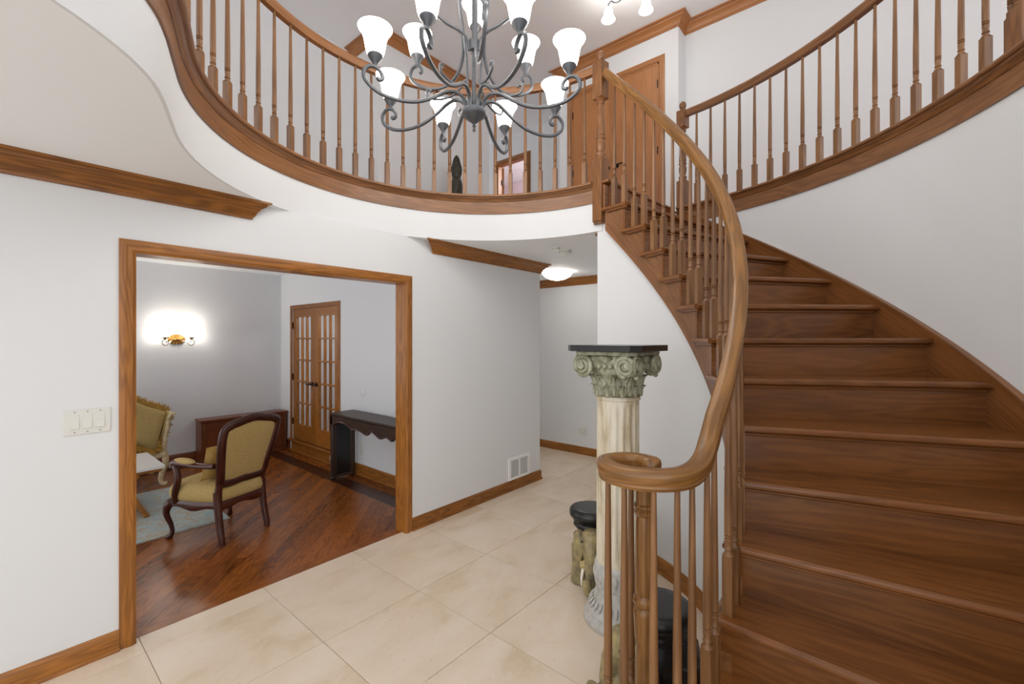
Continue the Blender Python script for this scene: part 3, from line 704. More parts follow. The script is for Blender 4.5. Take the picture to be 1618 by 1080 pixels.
# ------------------------------------------------------------------ wall fittings
def plate(name, loc, rz, w, h, label, cat, kind, group=None):
    """local: x along the wall, -y out of the wall"""
    t = tag(empty(name, loc, rz), label, cat, group)
    MB().box((-w / 2, -.006, -h / 2), (w / 2, 0, h / 2)).build('cover_plate', 'white_plastic', t, bevel=.0025)
    if kind == 'switch':
        for i in (-1, 0, 1):
            fr = MB().box((i * .046 - .0175, -.0075, -.0345), (i * .046 + .0175, -.005, .0345)).build('switch_frame', 'white_plastic', t, bevel=.001)
            rk = MB().add([(i * .046 + x, y, z) for x in (-.0145, .0145) for (y, z) in ((-.005, -.031), (-.0125, -.031), (-.0085, 0), (-.0075, .031), (-.005, .031))],
                          [(0, 1, 2, 3, 4), (9, 8, 7, 6, 5)] + [(j, (j + 1) % 5, 5 + (j + 1) % 5, 5 + j) for j in range(5)])
            rk.build('rocker', 'white_plastic', t, 0)
            for z in (-.049, .049): MB().tube([(i * .046, -.005, z), (i * .046, -.0072, z)], .0035, 10).build('screw', 'grey_slot', t)
    else:
        for s_ in kind:
            MB().box((s_[0] - .017, -.0085, s_[1] - .014), (s_[0] + .017, -.005, s_[1] + .014)).build('receptacle', 'white_plastic', t, bevel=.004)
            for dx in (-.006, .006): MB().box((s_[0] + dx - .0012, -.0095, s_[1] - .005), (s_[0] + dx + .0012, -.008, s_[1] + .005)).build('slot', 'dark_slot', t)
    return t
plate('light_switch', (.318, WY - .0005, 1.19), 0, .172, .122, 'white plate with three rocker light switches left of the opening', 'light switch', 'switch')
duplex = [(0, -.02), (0, .02)]
plate('wall_outlet', (WX - .0005, 3.20, .315), -pi / 2, .115, .115, 'double white outlet on the far hall wall above the baseboard', 'outlet', [(-.024, -.02), (-.024, .02), (.024, -.02), (.024, .02)])
plate('wall_outlet', (XF - .0005, 4.684, .30), -pi / 2, .07, .115, 'white outlet on the grey wall under the console table', 'outlet', duplex)
plate('wall_outlet', (XF - .0145, 5.33, .085), -pi / 2, .115, .07, 'small white outlet low on the step below the french doors', 'outlet', [(-.02, 0), (.02, 0)])
cvp = tag(empty('cover_plate', (XF, 4.657, .966), -pi / 2), 'small round white cover on the grey wall above the console table', 'wall cover')
o = MB().lathe([(.05, 0), (.05, .004), (.045, .007), (0, .008)], 24).build('disc', 'living_paint', cvp); o.rotation_euler.x = pi / 2
o = MB().lathe([(.050, 0), (.053, .003), (.050, .006), (.046, .004)], 24).build('rim', 'white_plastic', cvp); o.rotation_euler.x = pi / 2
vg = tag(empty('vent_grille', (3.686, WY - .0005, .225)), 'white slatted return vent low on the wall above the baseboard', 'vent')
fr = MB(); w, h = .354, .235
for (x0, z0, x1, z1) in ((-w / 2, -h / 2, w / 2, -h / 2 + .03), (-w / 2, h / 2 - .03, w / 2, h / 2), (-w / 2, -h / 2 + .03, -w / 2 + .035, h / 2 - .03), (w / 2 - .035, -h / 2 + .03, w / 2, h / 2 - .03), (-.008, -h / 2 + .03, .008, h / 2 - .03)): fr.box((x0, -.012, z0), (x1, 0, z1))
fr.build('vent_frame', 'trim_white', vg, 0); MB().box((-w / 2 + .02, -.002, -h / 2 + .02), (w / 2 - .02, -.0005, h / 2 - .02)).build('duct', 'dark_slot', vg, 0)
sl = MB().box((-.064, -.0095, -.004), (.064, -.002, .0015), rot=Matrix.Rotation(radians(-35), 3, 'X')).mesh('slat', 0)
for c in (-.075, .075):
    for i in range(14): link('slat', sl, 'trim_white', vg, loc=(c, -.001, -h / 2 + .038 + i * .0125))
# ------------------------------------------------------------------ hall ceiling fittings
hl = tag(empty('ceiling_light', (4.62, 3.16, Z1)), 'white glass bowl light glowing on the hall ceiling', 'ceiling light')
MB().lathe([(.13, 0), (.14, -.012), (.13, -.02), (0, -.02)], 28).build('pan', 'trim_white', hl)
MB().lathe([(.185, -.022), (.19, -.028), (.182, -.04), (.155, -.07), (.10, -.098), (.04, -.112), (0, -.114)], 32).build('glass_bowl', 'lit_dome', hl)
for a in range(3): MB().tube([(.187 * cos(a * 2.09 + .5), .187 * sin(a * 2.09 + .5), -.012), (.187 * cos(a * 2.09 + .5), .187 * sin(a * 2.09 + .5), -.04)], .006).build('clip', 'iron', hl)
for (x, y, r, h, lab) in ((3.568, 2.349, .062, .036, 'round white smoke detector with a ring rim, nearer the hall light'), (3.40, 2.34, .04, .026, 'small plain white sensor disc beside the smoke detector')):
    t = tag(empty('smoke_detector', (x, y, Z1)), lab, 'smoke detector')
    MB().lathe([(r, 0), (r, -h * .4), (r * .92, -h * .45), (r * .92, -h * .55), (r * .98, -h * .6), (r * .95, -h * .85), (r * .8, -h), (0, -h)], 28).build('housing', 'white_plastic', t)
    MB().lathe([(r * .95, -h * .43), (r * .96, -h * .5), (r * .95, -h * .57)], 28).build('vent_ring', 'grey_slot', t)
    MB().lathe([(r * .25, -h), (r * .25, -h - .003), (0, -h - .004)], 14).build('test_button', 'white_plastic', t)

# ------------------------------------------------------------------ chandelier over the well centre
ch = tag(empty('chandelier', (CX, CY, 0)), 'large dark iron chandelier with many white bell shades', 'chandelier')
SH = [(.030, 0), (.040, .006), (.047, .03), (.052, .06), (.058, .09), (.068, .114), (.081, .131), (.085, .139), (.080, .137), (.066, .117), (.054, .09), (.048, .06), (.043, .032), (.030, .010), (0, .008)]
shade_me = MB().lathe(SH, 24).mesh('shade', 60)
cup_me = MB().lathe([(0, -.012), (.009, -.010), (.011, 0), (.016, .01), (.034, .035), (.038, .045), (.036, .05), (.0, .048)], 18).mesh('cup', 40)
view = math.degrees(atan2(-CY, -CX))      # direction towards the entry
def arm_set(paths, phis, cup_r, cup_z, rad):
    pts = catmull([(r, 0, z) for r, z in paths], 6)
    me = MB().tube([tuple(p) for p in pts], rad, 6, flat=(0, 1, 0)).mesh('arm', 50)
    cm = None
    for ph in phis:
        a = radians(view + ph); ar = link('arm', me, 'iron', ch); ar.rotation_euler.z = a
        link('cup', cup_me, 'iron', ar, loc=(cup_r, 0, cup_z)); link('shade', shade_me, 'lit_glass', ar, loc=(cup_r, 0, cup_z + .045))
low = [(.045, 2.872), (.058, 2.92), (.10, 2.948), (.16, 2.938), (.24, 2.885), (.33, 2.842), (.43, 2.828), (.52, 2.842), (.582, 2.885), (.592, 2.93), (.568, 2.962), (.535, 2.965), (.508, 2.945), (.502, 2.918), (.516, 2.906), (.528, 2.915)]
arm_set(low, [22.5 + 45 * i for i in range(8)], .537, 2.978, .0105)
mid_ = [(.105, 3.75), (.09, 3.5), (.07, 3.30), (.068, 3.20), (.10, 3.10), (.18, 3.04), (.28, 3.045), (.37, 3.09), (.408, 3.14), (.395, 3.185), (.362, 3.196), (.338, 3.18), (.334, 3.155), (.346, 3.145)]
arm_set(mid_, [8, 120, -114], .362, 3.205, .010)
top = [(.03, 3.2), (.05, 3.26), (.10, 3.285), (.18, 3.295), (.26, 3.33), (.315, 3.41), (.318, 3.465), (.29, 3.492), (.268, 3.475), (.266, 3.45)]
arm_set(top, [55, -60, 178], .29, 3.50, .0095)
# scroll brackets between the tiers
scp = catmull([(.07, 0, 3.01), (.12, 0, 2.965), (.19, 0, 2.945), (.25, 0, 2.955), (.272, 0, 2.985), (.258, 0, 3.005), (.243, 0, 2.99)], 6)
me = MB().tube([tuple(p) for p in scp], .007, 6, flat=(0, 1, 0)).mesh('scroll', 50)
for i in range(6): link('scroll', me, 'iron', ch).rotation_euler.z = radians(view + 20 + 60 * i)
MB().lathe([(0, 2.752), (.006, 2.755), (.009, 2.765), (.004, 2.775), (.011, 2.786), (.004, 2.795), (.014, 2.804), (.035, 2.820), (.062, 2.842), (.068, 2.850), (.068, 2.872), (.060, 2.876), (.014, 2.879), (.012, 2.9), (.012, 3.2), (.03, 3.205), (.033, 3.23), (.033, 3.26), (.02, 3.27), (.012, 3.28), (.012, 4.05), (0, 4.06)], 24).build('central_stem', 'iron', ch)
rd = catmull([(.06, 0, 4.02), (.10, 0, 3.7), (.095, 0, 3.5), (.062, 0, 3.26), (.045, 0, 3.1), (.036, 0, 2.88)], 5); me = MB().tube([tuple(p) for p in rd], .0065, 6).mesh('rod', 50)
for i in range(3): link('rod', me, 'iron', ch).rotation_euler.z = radians(view + 60 + 120 * i)
lk = MB().tube([(.012 * cos(a * pi / 6), 0, .022 * sin(a * pi / 6)) for a in range(13)], .003, 6).mesh('chain_link', 50)
for i in range(30): link('chain_link', lk, 'iron', ch, loc=(0, 0, 4.08 + i * .0375)).rotation_euler.z = (i % 2) * pi / 2
MB().lathe([(.07, Z3), (.072, Z3 - .02), (.05, Z3 - .04), (.012, Z3 - .05), (0, Z3 - .052)], 24).build('ceiling_canopy', 'iron', ch)
# small three-shade ceiling fixture upstairs
cl = tag(empty('ceiling_light', (4.20, 2.03, Z3)), 'small iron ceiling fixture upstairs with white glass shades pointing down', 'ceiling light')
MB().lathe([(.09, 0), (.092, -.02), (.06, -.035), (.015, -.045), (.015, -.12), (.03, -.13), (.03, -.15), (.01, -.17), (0, -.18)], 20).build('ceiling_canopy', 'iron', cl)
sp = catmull([(.02, 0, -.14), (.08, 0, -.17), (.14, 0, -.15), (.18, 0, -.11), (.215, 0, -.12), (.22, 0, -.15)], 6)
me = MB().tube([tuple(p) for p in sp], .007, 6).mesh('arm', 50); sh2 = MB().lathe([(r * .85, -z * .9) for r, z in SH], 20).mesh('shade', 60)
for i in range(3):
    a = radians(200 + 120 * i); am = link('arm', me, 'iron', cl); am.rotation_euler.z = a
    link('shade', sh2, 'lit_glass', am, loc=(.22, 0, -.16))

# ------------------------------------------------------------------ statue on the balcony floor
sx, sy = 3.99, 4.35
sx, sy = 4.00, 4.34
stt = tag(empty('statue', (sx, sy, Z2), radians(-130)), 'dark carved standing figure with a pointed headdress upstairs behind the balusters', 'statue')
prof = [(.00, 0, .0), (.13, .13, .0), (.13, .13, .06), (.10, .09, .08), (.10, .085, .3), (.095, .08, .5), (.09, .075, .6), (.105, .08, .72), (.122, .08, .83), (.118, .07, .875), (.085, .058, .905), (.066, .054, .92), (.064, .056, .94), (.066, .066, .97), (.072, .073, 1.02), (.070, .072, 1.06), (.068, .07, 1.075), (.060, .062, 1.10), (.050, .052, 1.14), (.035, .038, 1.19), (.016, .018, 1.225), (0, 0, 1.24)]
b = MB(); vs, fs = [], []; n = 20
for (rx, ry, z) in prof:
    for i in range(n): a = 2 * pi * i / n; vs.append((rx * cos(a) * .95, ry * sin(a), z * .985))
for j in range(len(prof) - 1):
    for i in range(n): k = (i + 1) % n; fs.append((j * n + i, j * n + k, (j + 1) * n + k, (j + 1) * n + i))
b.add(vs, fs).build('figure', 'bronze', stt, 50)
for s_ in (-1, 1):
    MB().tube([(s_ * .105, 0, .86), (s_ * .13, .0, .74), (s_ * .115, -.03, .62), (s_ * .05, -.085, .66)], [.032, .03, .026, .02], 10).build('arm', 'bronze', stt)
    MB().tube([(s_ * .068, .01, 1.05), (s_ * .074, .01, 1.01), (s_ * .066, .0, .965)], [.008, .012, .006], 8).build('ear', 'bronze', stt)
MB().tube([(0, -.072, 1.04), (0, -.086, 1.0), (0, -.072, .985)], [.006, .011, .008], 8).build('nose', 'bronze', stt)

# ------------------------------------------------------------------ pedestal column
pc = tag(empty('pedestal_column', (2.32, 1.17, 0)), 'tall fluted plaster pedestal column with carved scroll capital and black top', 'pedestal')
MB().lathe([(.185, 0), (.192, .01), (.192, .035), (.182, .05), (.17, .055), (.172, .075), (.165, .09), (.148, .10), (.138, .12), (.132, .15), (.12, .185), (.118, .2)], 44).build('base', 'grey_stone', pc, 40)
MB().lathe([(.118, .198), (.128, .205), (.132, .225), (.130, .27), (.133, .315), (.128, .33), (.118, .338)], 40).build('carved_band', 'grey_stone', pc, 40)
# carved relief: leaves on band and base
lf = MB(); lf.ell((0, 0, 0), (.009, .018, .036), 8, 6); me = lf.mesh('leaf_relief', 60)
for i in range(18):
    a = 2 * pi * i / 18; o = link('leaf_relief', me, 'grey_stone', pc, loc=(.130 * cos(a), .130 * sin(a), .268)); o.rotation_euler = (0, .0, a)
lf = MB(); lf.ell((0, 0, 0), (.006, .009, .026), 8, 6); me = lf.mesh('tongue_relief', 60)
for i in range(30):
    a = 2 * pi * i / 30; o = link('tongue_relief', me, 'grey_stone', pc, loc=(.153 * cos(a), .153 * sin(a), .112)); o.rotation_euler = (0, radians(-38), a)
def flute(a, z):
    w = abs(((a * 18 / (2 * pi)) % 1) - .5) * 2          # 0 in the groove centre, 1 on the fillet
    edge_ = min(1, max(0, (z - .36) / .03)) * min(1, max(0, (1.235 - z) / .03))
    return 1 - .075 * edge_ * (max(0, 1 - (w / .62) ** 2) ** .5 if w < .62 else 0)
MB().lathe([(.120, .336), (.120, .36), (.120, .375), (.120, .39), (.119, .8), (.117, 1.205), (.117, 1.22), (.117, 1.235), (.117, 1.255)], 180, mod=flute).build('shaft', 'antique_plaster', pc, 40)
MB().lathe([(.117, 1.252), (.124, 1.256), (.126, 1.264), (.121, 1.272), (.117, 1.276)], 40).build('astragal', 'antique_plaster', pc, 40)
MB().lathe([(.110, 1.272), (.116, 1.30), (.124, 1.36), (.138, 1.40), (.15, 1.415), (.15, 1.45), (.15, 1.50)], 40).build('capital_bell', 'green_stone', pc, 40)
def leaf_mesh(h, w, curl):
    b = MB(); vs, fs = [], []; nu, nv = 9, 7
    for j in range(nv + 1):
        t = j / nv; hw = w * (.55 + .6 * sin(pi * min(1, t * 1.05)) ** .8) * (1 - .55 * t ** 3); x = .006 + curl * t ** 3 * 1.0; z = h * (t - .12 * t ** 6)
        for i in range(nu + 1):
            u = i / nu * 2 - 1; rip = .005 * cos(u * 3.5 * pi) + (.006 if abs(u) < .15 else 0); vs.append((x - .012 * u * u + rip, u * hw * (1 + .12 * cos(t * 22)), z))
    for j in range(nv):
        for i in range(nu): o = j * (nu + 1) + i; fs.append((o, o + 1, o + nu + 2, o + nu + 1))
    return b.add(vs, fs).mesh('acanthus_leaf', 60)
for (n, r, z, h, w, c, ofs) in ((10, .116, 1.278, .07, .034, .022, 0), (10, .120, 1.285, .125, .032, .03, 18)):
    me = leaf_mesh(h, w, c)
    for i in range(n):
        a = radians(36 * i + ofs); o = link('acanthus_leaf', me, 'green_stone', pc, loc=(r * cos(a), r * sin(a), z)); o.rotation_euler.z = a; s = o.modifiers.new('solid', 'SOLIDIFY'); s.thickness = .007
# echinus block with egg relief, volutes on the corners
MB().box((-.155, -.155, 1.435), (.155, .155, 1.505)).build('capital_block', 'green_stone', pc, bevel=.02, seg=3)
MB().prism([(-.185, -.15), (-.15, -.185), (0, -.165), (.15, -.185), (.185, -.15), (.165, 0), (.185, .15), (.15, .185), (0, .165), (-.15, .185), (-.185, .15), (-.165, 0)], 1.505, 1.528).build('capital_abacus', 'green_stone', pc, bevel=.006)
eg = MB().ell((0, 0, 0), (.013, .014, .017), 10, 7).mesh('egg_relief', 60)
shell = MB()
for i in range(7):
    a = radians(-60 + 20 * i); shell.tube([(0, .012 * sin(a), 0), (.006, .05 * sin(a), .042 * cos(a) ** .5 * .8)], [.004, .010], 8)
shell_me = shell.mesh('shell_relief', 60)
vp = []
for i in range(40):
    t = i / 39; a = t * 2.35 * 2 * pi; r = .052 * (1 - t) ** .85 + .006; vp.append((-r * cos(a + pi / 2) , -r * sin(a + pi / 2)))
for f in range(4):
    ra = Matrix.Rotation(f * pi / 2, 3, 'Z'); base_o = empty('capital_face', (0, 0, 0), f * pi / 2); base_o.parent = pc
    for s_ in (-1, 1):
        b = MB(); b.tube([(.172 - .002 * i / 39 + .012 * i / 39, s_ * (.128 + x), 1.452 - z) for i, (x, z) in enumerate([(s_ * px, pz) for px, pz in vp])] if False else [(.170 + .014 * i / 39, s_ * (.130 - px), 1.450 + pz) for i, (px, pz) in enumerate(vp)], [.0135 - .006 * i / 39 for i in range(40)], 8)
        b.lathe([(0, 0), (.05, 0), (.05, .02), (0, .022)], 22) if False else None
        vs = []; n = 22
        for x in (.125, .172):
            for i in range(n): a = 2 * pi * i / n; vs.append((x, s_ * .130 + .054 * cos(a), 1.450 + .054 * sin(a)))
        b.add(vs, [tuple(range(n)), tuple(range(2 * n - 1, n - 1, -1))] + [(i, (i + 1) % n, n + (i + 1) % n, n + i) for i in range(n)])
        b.build('volute', 'green_stone', base_o, 50)
    for i in (-1, 0, 1): link('egg_relief', eg, 'green_stone', base_o, loc=(.157, i * .034, 1.447))
    link('shell_relief', shell_me, 'green_stone', base_o, loc=(.158, 0, 1.468))
c_ = .175; h_ = .222
MB().prism([(-h_, -c_), (-c_, -h_), (c_, -h_), (h_, -c_), (h_, c_), (c_, h_), (-c_, h_), (-h_, c_)], 1.528, 1.562).build('top_slab', 'black_stone', pc, bevel=.002, seg=1)

# ------------------------------------------------------------------ elephant stools
def elephant(loc, rz, label, body_mat, seat_r=.125):
    """faces local +x"""
    t = tag(empty('elephant_stool', loc, rz), label, 'stool')
    b = MB(); b.ell((-.02, 0, .21), (.13, .095, .10), 18, 12); b.ell((-.09, 0, .20), (.075, .085, .095), 14, 9)
    for (x, y) in ((.055, .055), (.055, -.055), (-.095, .055), (-.095, -.055)):
        b.tube([(x, y, .21), (x * 1.02, y * 1.05, .10), (x * 1.02, y * 1.08, .03), (x * 1.04, y * 1.1, 0)], [.058, .052, .054, .058], 12)
    b.tube([(-.155, 0, .25), (-.172, 0, .18), (-.165, .01, .10)], [.012, .009, .014], 8)
    remesh(b.build('body', body_mat, t, 60), .008)
    b = MB(); b.ell((.10, 0, .24), (.065, .068, .08), 16, 10); b.ell((.125, 0, .275), (.045, .05, .045), 14, 9); b.ell((.13, 0, .20), (.045, .05, .06), 14, 9)
    b.tube([(.13, 0, .26), (.165, 0, .20), (.178, 0, .13), (.178, .0, .06), (.195, .0, .022), (.222, -.012, .030), (.235, -.02, .065), (.232, -.025, .10)], [.045, .040, .034, .029, .026, .024, .022, .02], 12)
    for s_ in (-1, 1):
        b.tube([(.135, s_ * .04, .15), (.155, s_ * .045, .12)], [.024, .018], 10)
    hd = remesh(b.build('head', 'elephant_glaze', t, 60), .006)
    for s_ in (-1, 1):
        e = MB(); e.ell((.088, s_ * .074, .205), (.05, .018, .09), 14, 9, Matrix.Rotation(radians(s_ * -28), 3, 'Z')); e.build('ear', 'elephant_glaze', hd, 60)
        MB().tube(catmull([(.15, s_ * .042, .125), (.178, s_ * .05, .085), (.196, s_ * .05, .048)], 5), [.010 - .0007 * i for i in range(11)], 10).build('tusk', 'ivory', hd)
        MB().ell((.150, s_ * .052, .262), (.006, .005, .006), 10, 7).build('eye', 'black_lacquer', hd)
        for i in range(3): MB().ell((.075, s_ * (.045 + .018 * i), .008), (.012, .009, .012), 8, 6).build('toenail', 'ivory', t)
    for i in range(7):
        z = .20 - .022 * i; MB().tube([(.150 + .03 * sin(a) if False else (.176 + .0 * i) + .004 * cos(a * pi / 5) if False else .172 + .006, .030 * cos(pi * a / 6 ), z) for a in range(0, 7)], .0025, 6).build('trunk_fold', 'elephant_glaze', hd)
    sd = MB(); sd.lathe([(.085, .285), (.10, .292), (.104, .305), (.098, .318), (.105, .33), (.112, .34), (.10, .35)], 36, (-.01, 0), mod=lambda a, z: 1 + .035 * cos(a * 14)); sd.build('carved_collar', 'black_carved', t, 50)
    MB().lathe([(0, .345), (seat_r * .94, .346), (seat_r, .352), (seat_r * 1.02, .366), (seat_r * 1.0, .384), (seat_r * .93, .393), (seat_r * .7, .395), (0, .392)], 40, (-.01, 0)).build('seat', 'black_lacquer', t, 50)
    return t
e1 = elephant((2.61, 1.50, 0), radians(208), 'glazed elephant stool with tan face and black seat behind the pedestal column', 'elephant_glaze'); e1.scale = (1.12, 1.22, 1.18)
e2_ = elephant((1.865, .765, 0), radians(137), 'elephant stool with carved black body seen through the stair balusters', 'black_carved', .128); e2_.scale = (1.18, 1.12, 1.15)

# ------------------------------------------------------------------ living room furniture
rug = tag(empty('rug', (.55, 5.15, 0)), 'pale blue patterned rug under the armchair', 'rug')
MB().box((-1.6, -.70, 0), (.84, .70, .011)).build('pile', 'rug_wool', rug, bevel=.004); MB().box((-1.605, -.705, 0), (.845, .705, .004)).build('backing', 'grey_slot', rug)
# armchair, local: +y is the way it faces, back at -y
ac = tag(empty('armchair', (1.262, 4.235, .0), radians(20)), 'carved mahogany armchair with olive gold upholstery seen from behind', 'armchair')
def cab(p, r): return MB().tube(catmull(p, 6), r, 10)
def rr(a, b, n): return [a + (b - a) * i / (n - 1) for i in range(n)]
for s_ in (-1, 1):
    p = [(s_ * .245, .215, .31), (s_ * .268, .24, .27), (s_ * .274, .252, .20), (s_ * .25, .235, .11), (s_ * .245, .23, .05), (s_ * .258, .248, .012), (s_ * .262, .256, 0.0)]
    MB().tube(catmull(p, 5), [.026, .03, .033, .034, .033, .032, .030, .028, .026, .024, .022, .021, .020, .019, .018, .017, .0165, .016, .016, .0165, .017, .018, .02, .022, .024, .024, .022, .02, .019, .018, .017][:31], 10).build('leg', 'mahogany', ac)
    p = [(s_ * .195, -.215, .40), (s_ * .195, -.215, .34), (s_ * .197, -.225, .25), (s_ * .198, -.24, .15), (s_ * .20, -.262, .06), (s_ * .20, -.272, 0)]
    MB().tube(catmull(p, 5), rr(.032, .022, 26), 10).build('leg', 'mahogany', ac)
    # back stile curving outward
    # arm: stump and rail with scroll
    p = [(s_ * .268, .155, .31), (s_ * .283, .13, .40), (s_ * .285, .10, .50), (s_ * .29, .11, .57), (s_ * .29, .13, .605)]
    MB().tube(catmull(p, 5), rr(.028, .022, 21), 10).build('arm_support', 'mahogany', ac)
    p = [(s_ * .292, .15, .59), (s_ * .292, .155, .612), (s_ * .29, .13, .625), (s_ * .285, .05, .625), (s_ * .262, -.06, .612), (s_ * .238, -.17, .61), (s_ * .228, -.225, .615)]
    MB().tube(catmull(p, 5), rr(.025, .021, 31), 10).build('arm', 'mahogany', ac)
    MB().ell((s_ * .28, .03, .645), (.034, .115, .024), 14, 9).build('arm_pad', 'gold_fabric', ac)
# seat rail with a serpentine lower edge
ring = [(-.20, -.22), (-.255, .0), (-.262, .22), (-.14, .268), (0, .285), (.14, .268), (.262, .22), (.255, 0), (.20, -.22), (0, -.235)]
rp_ = [tuple(p) for p in catmull([(*p, 0) for p in ring + ring[:1]], 5)][:-1]
b = MB(); vs, fs = [], []; n = len(rp_)
for i, p in enumerate(rp_):
    w = .012 * sin(i / n * 2 * pi * 8); f = .93
    vs += [(p[0], p[1], .325), (p[0] * 1.03, p[1] * 1.03, .305), (p[0] * 1.03, p[1] * 1.03, .272 + w), (p[0], p[1], .262 + w), (p[0] * .88, p[1] * .88, .27), (p[0] * .88, p[1] * .88, .325)]
for i in range(n):
    k = (i + 1) % n; fs += [(i * 6 + j, i * 6 + (j + 1) % 6, k * 6 + (j + 1) % 6, k * 6 + j) for j in range(6)]
b.add(vs, fs).build('seat_rail', 'mahogany', ac, 50)
b = MB(); vs, fs = [], []
lv = [(.95, .315), (1.01, .33), (1.035, .36), (1.02, .40), (.97, .432), (.86, .455), (.6, .475), (.3, .48)]
for (f, z) in lv:
    for p in rp_: vs.append((p[0] * f, p[1] * f, z))
for j in range(len(lv) - 1):
    for i in range(n): k = (i + 1) % n; fs.append((j * n + i, j * n + k, (j + 1) * n + k, (j + 1) * n + i))
fs.append(tuple((len(lv) - 1) * n + i for i in range(n))); b.add(vs, fs).build('seat', 'gold_fabric', ac, 60)
# back frame: one closed carved loop, leaning back
def lean(x, z): return (x, -.215 - (z - .40) * .24 - .05 * (z - .4) ** 2, z)
lo = [(-.185, .465), (-.20, .56), (-.222, .70), (-.238, .83), (-.232, .90), (-.19, .928), (-.12, .945), (0, .965), (.12, .945), (.19, .928), (.232, .90), (.238, .83), (.222, .70), (.20, .56), (.185, .465), (.09, .455), (0, .462), (-.09, .455)]
lp = [lean(p.x, p.y) for p in catmull([(*p, 0) for p in lo + lo[:1]], 4)]
MB().tube(lp, (.036, .024), 10, flat=(1, 0, 0)).build('back_frame', 'mahogany', ac, 60)
for s_ in (-1, 1): MB().tube([lean(s_ * .193, .35), lean(s_ * .19, .47)], [.026, .026], 10).build('back_post', 'mahogany', ac)
cz = .70
for (nm, sg, push) in (('back_upholstery', -1, .012), ('front_upholstery', 1, .035)):
    vs, fs = [], []; lv = [(.93, 0), (.86, .6), (.6, .9), (.25, 1.0)]; m = len(lp) - 1
    for (f, d) in lv:
        for q_ in lp[:-1]: z = cz + (q_[2] - cz) * f; x = q_[0] * f; p = lean(x, z); vs.append((x, p[1] + sg * (.006 + push * d), z))
    for j in range(len(lv) - 1):
        for i in range(m): k = (i + 1) % m; fs.append((j * m + i, j * m + k, (j + 1) * m + k, (j + 1) * m + i))
    fs.append(tuple((len(lv) - 1) * m + i for i in range(m))); MB().add(vs, fs).build(nm, 'gold_fabric', ac, 60)
def pillow_mesh(w, h, t, n=14):
    b = MB(); vs, fs = [], []
    for side in (1, -1):
        for j in range(n + 1):
            for i in range(n + 1):
                u, v = i / n * 2 - 1, j / n * 2 - 1; e = (max(0, (1 - u ** 4)) * max(0, (1 - v ** 4))) ** .55; pin = 1 - .07 * (1 - abs(u * v)) * (abs(u) ** 6 + abs(v) ** 6)
                vs.append((u * w / 2 * pin, side * t / 2 * e, v * h / 2 * pin))
    N1 = (n + 1) ** 2
    for s_ in (0, 1):
        for j in range(n):
            for i in range(n): o = s_ * N1 + j * (n + 1) + i; fs.append((o, o + 1, o + n + 2, o + n + 1))
    return b.add(vs, fs).mesh('cover', 60)
cu = tag(empty('cushion', (1.258, 4.135, .612), radians(20)), 'small gold silk cushion standing on the armchair seat', 'cushion')
cu.rotation_euler = (radians(14), 0, radians(20))
link('cover', pillow_mesh(.37, .28, .10), 'gold_silk', cu)
pp = [(x * .17, 0, z * .13) for x, z in ((-1, -1), (0, -.97), (1, -1), (.97, 0), (1, 1), (0, .97), (-1, 1), (-.97, 0), (-1, -1))]
MB().tube(pp, .006, 6).build('piping', 'gold_silk', cu)
# settee: right end shows; local +x to the right, front at -y
se = tag(empty('settee', (1.27, 6.0, 0)), 'cream painted carved settee with gold upholstery by the grey wall', 'settee')
Wd, Dp = 1.75, .62
for (x, y) in ((-.03, .03), (-Wd + .03, .03), (-.03, Dp - .03), (-Wd + .03, Dp - .03)):
    d = -1 if y < .3 else 1; o_ = 1 if x > -.5 else -1
    p = [(x, y, .36), (x + o_ * .012, y + d * .015, .30), (x + o_ * .01, y + d * .018, .22), (x - o_ * .02, y - d * .0, .12), (x - o_ * .025, y + d * .0, .05), (x - o_ * .005, y + d * .02, .015), (x + o_ * .012, y + d * .03, .02), (x + o_ * .012, y + d * .028, .04)]
    MB().tube(catmull(p, 4), rr(.034, .014, 29), 10).build('leg', 'cream_paint', se)
MB().box((-Wd + .02, .0, .30), (-.02, .045, .375), 0).build('front_rail', 'cream_paint', se, bevel=.012)
MB().box((-.06, .03, .30), (-.01, Dp, .375), 1).build('side_rail', 'cream_paint', se, bevel=.012)
MB().box((-Wd + .03, .01, .36), (-.045, Dp - .08, .40)).build('deck', 'gold_fabric', se, bevel=.01)
MB().box((-Wd + .05, .005, .395), (-.055, Dp - .09, .49)).build('seat_cushion', 'gold_fabric', se, bevel=.035, seg=4)
for s_ in (0, 1):
    X = -.03 if s_ == 0 else -Wd + .03; g = 1 if s_ == 0 else -1
    p = [(X, .02, .36), (X + g * .004, .012, .44), (X + g * .012, .02, .52), (X + g * .035, .04, .60), (X + g * .045, .05, .68), (X + g * .06, .035, .745), (X + g * .085, .03, .765), (X + g * .095, .03, .75)]
    MB().tube(catmull(p, 5), [(.026, .02)] * 36, 10).build('arm_front', 'cream_paint', se)
    p = [(X + g * .075, .03, .765), (X + g * .06, .3, .775), (X + g * .03, Dp - .02, .84)]
    MB().tube(catmull(p, 5), .018, 8).build('arm_rail', 'cream_paint', se)
    vs = []; 
    for (x, z) in ((X - g * .03, .40), (X - g * .02, .55), (X + g * .015, .68), (X + g * .05, .76), (X + g * .07, .76), (X + g * .03, .66), (X + g * .0, .5), (X, .38)): vs.append((x, z))
    n = len(vs); MB().add([(x, y, z + (.06 if y > .3 and z > .6 else 0)) for y in (.04, Dp - .04) for (x, z) in vs], [tuple(range(n)), tuple(range(2 * n - 1, n - 1, -1))] + [(i, (i + 1) % n, n + (i + 1) % n, n + i) for i in range(n)]).build('arm_panel', 'gold_fabric', se, 50)
MB().box((-Wd + .04, Dp - .1, .36), (-.03, Dp - .03, .84)).build('back_panel', 'gold_fabric', se, bevel=.03, seg=3)
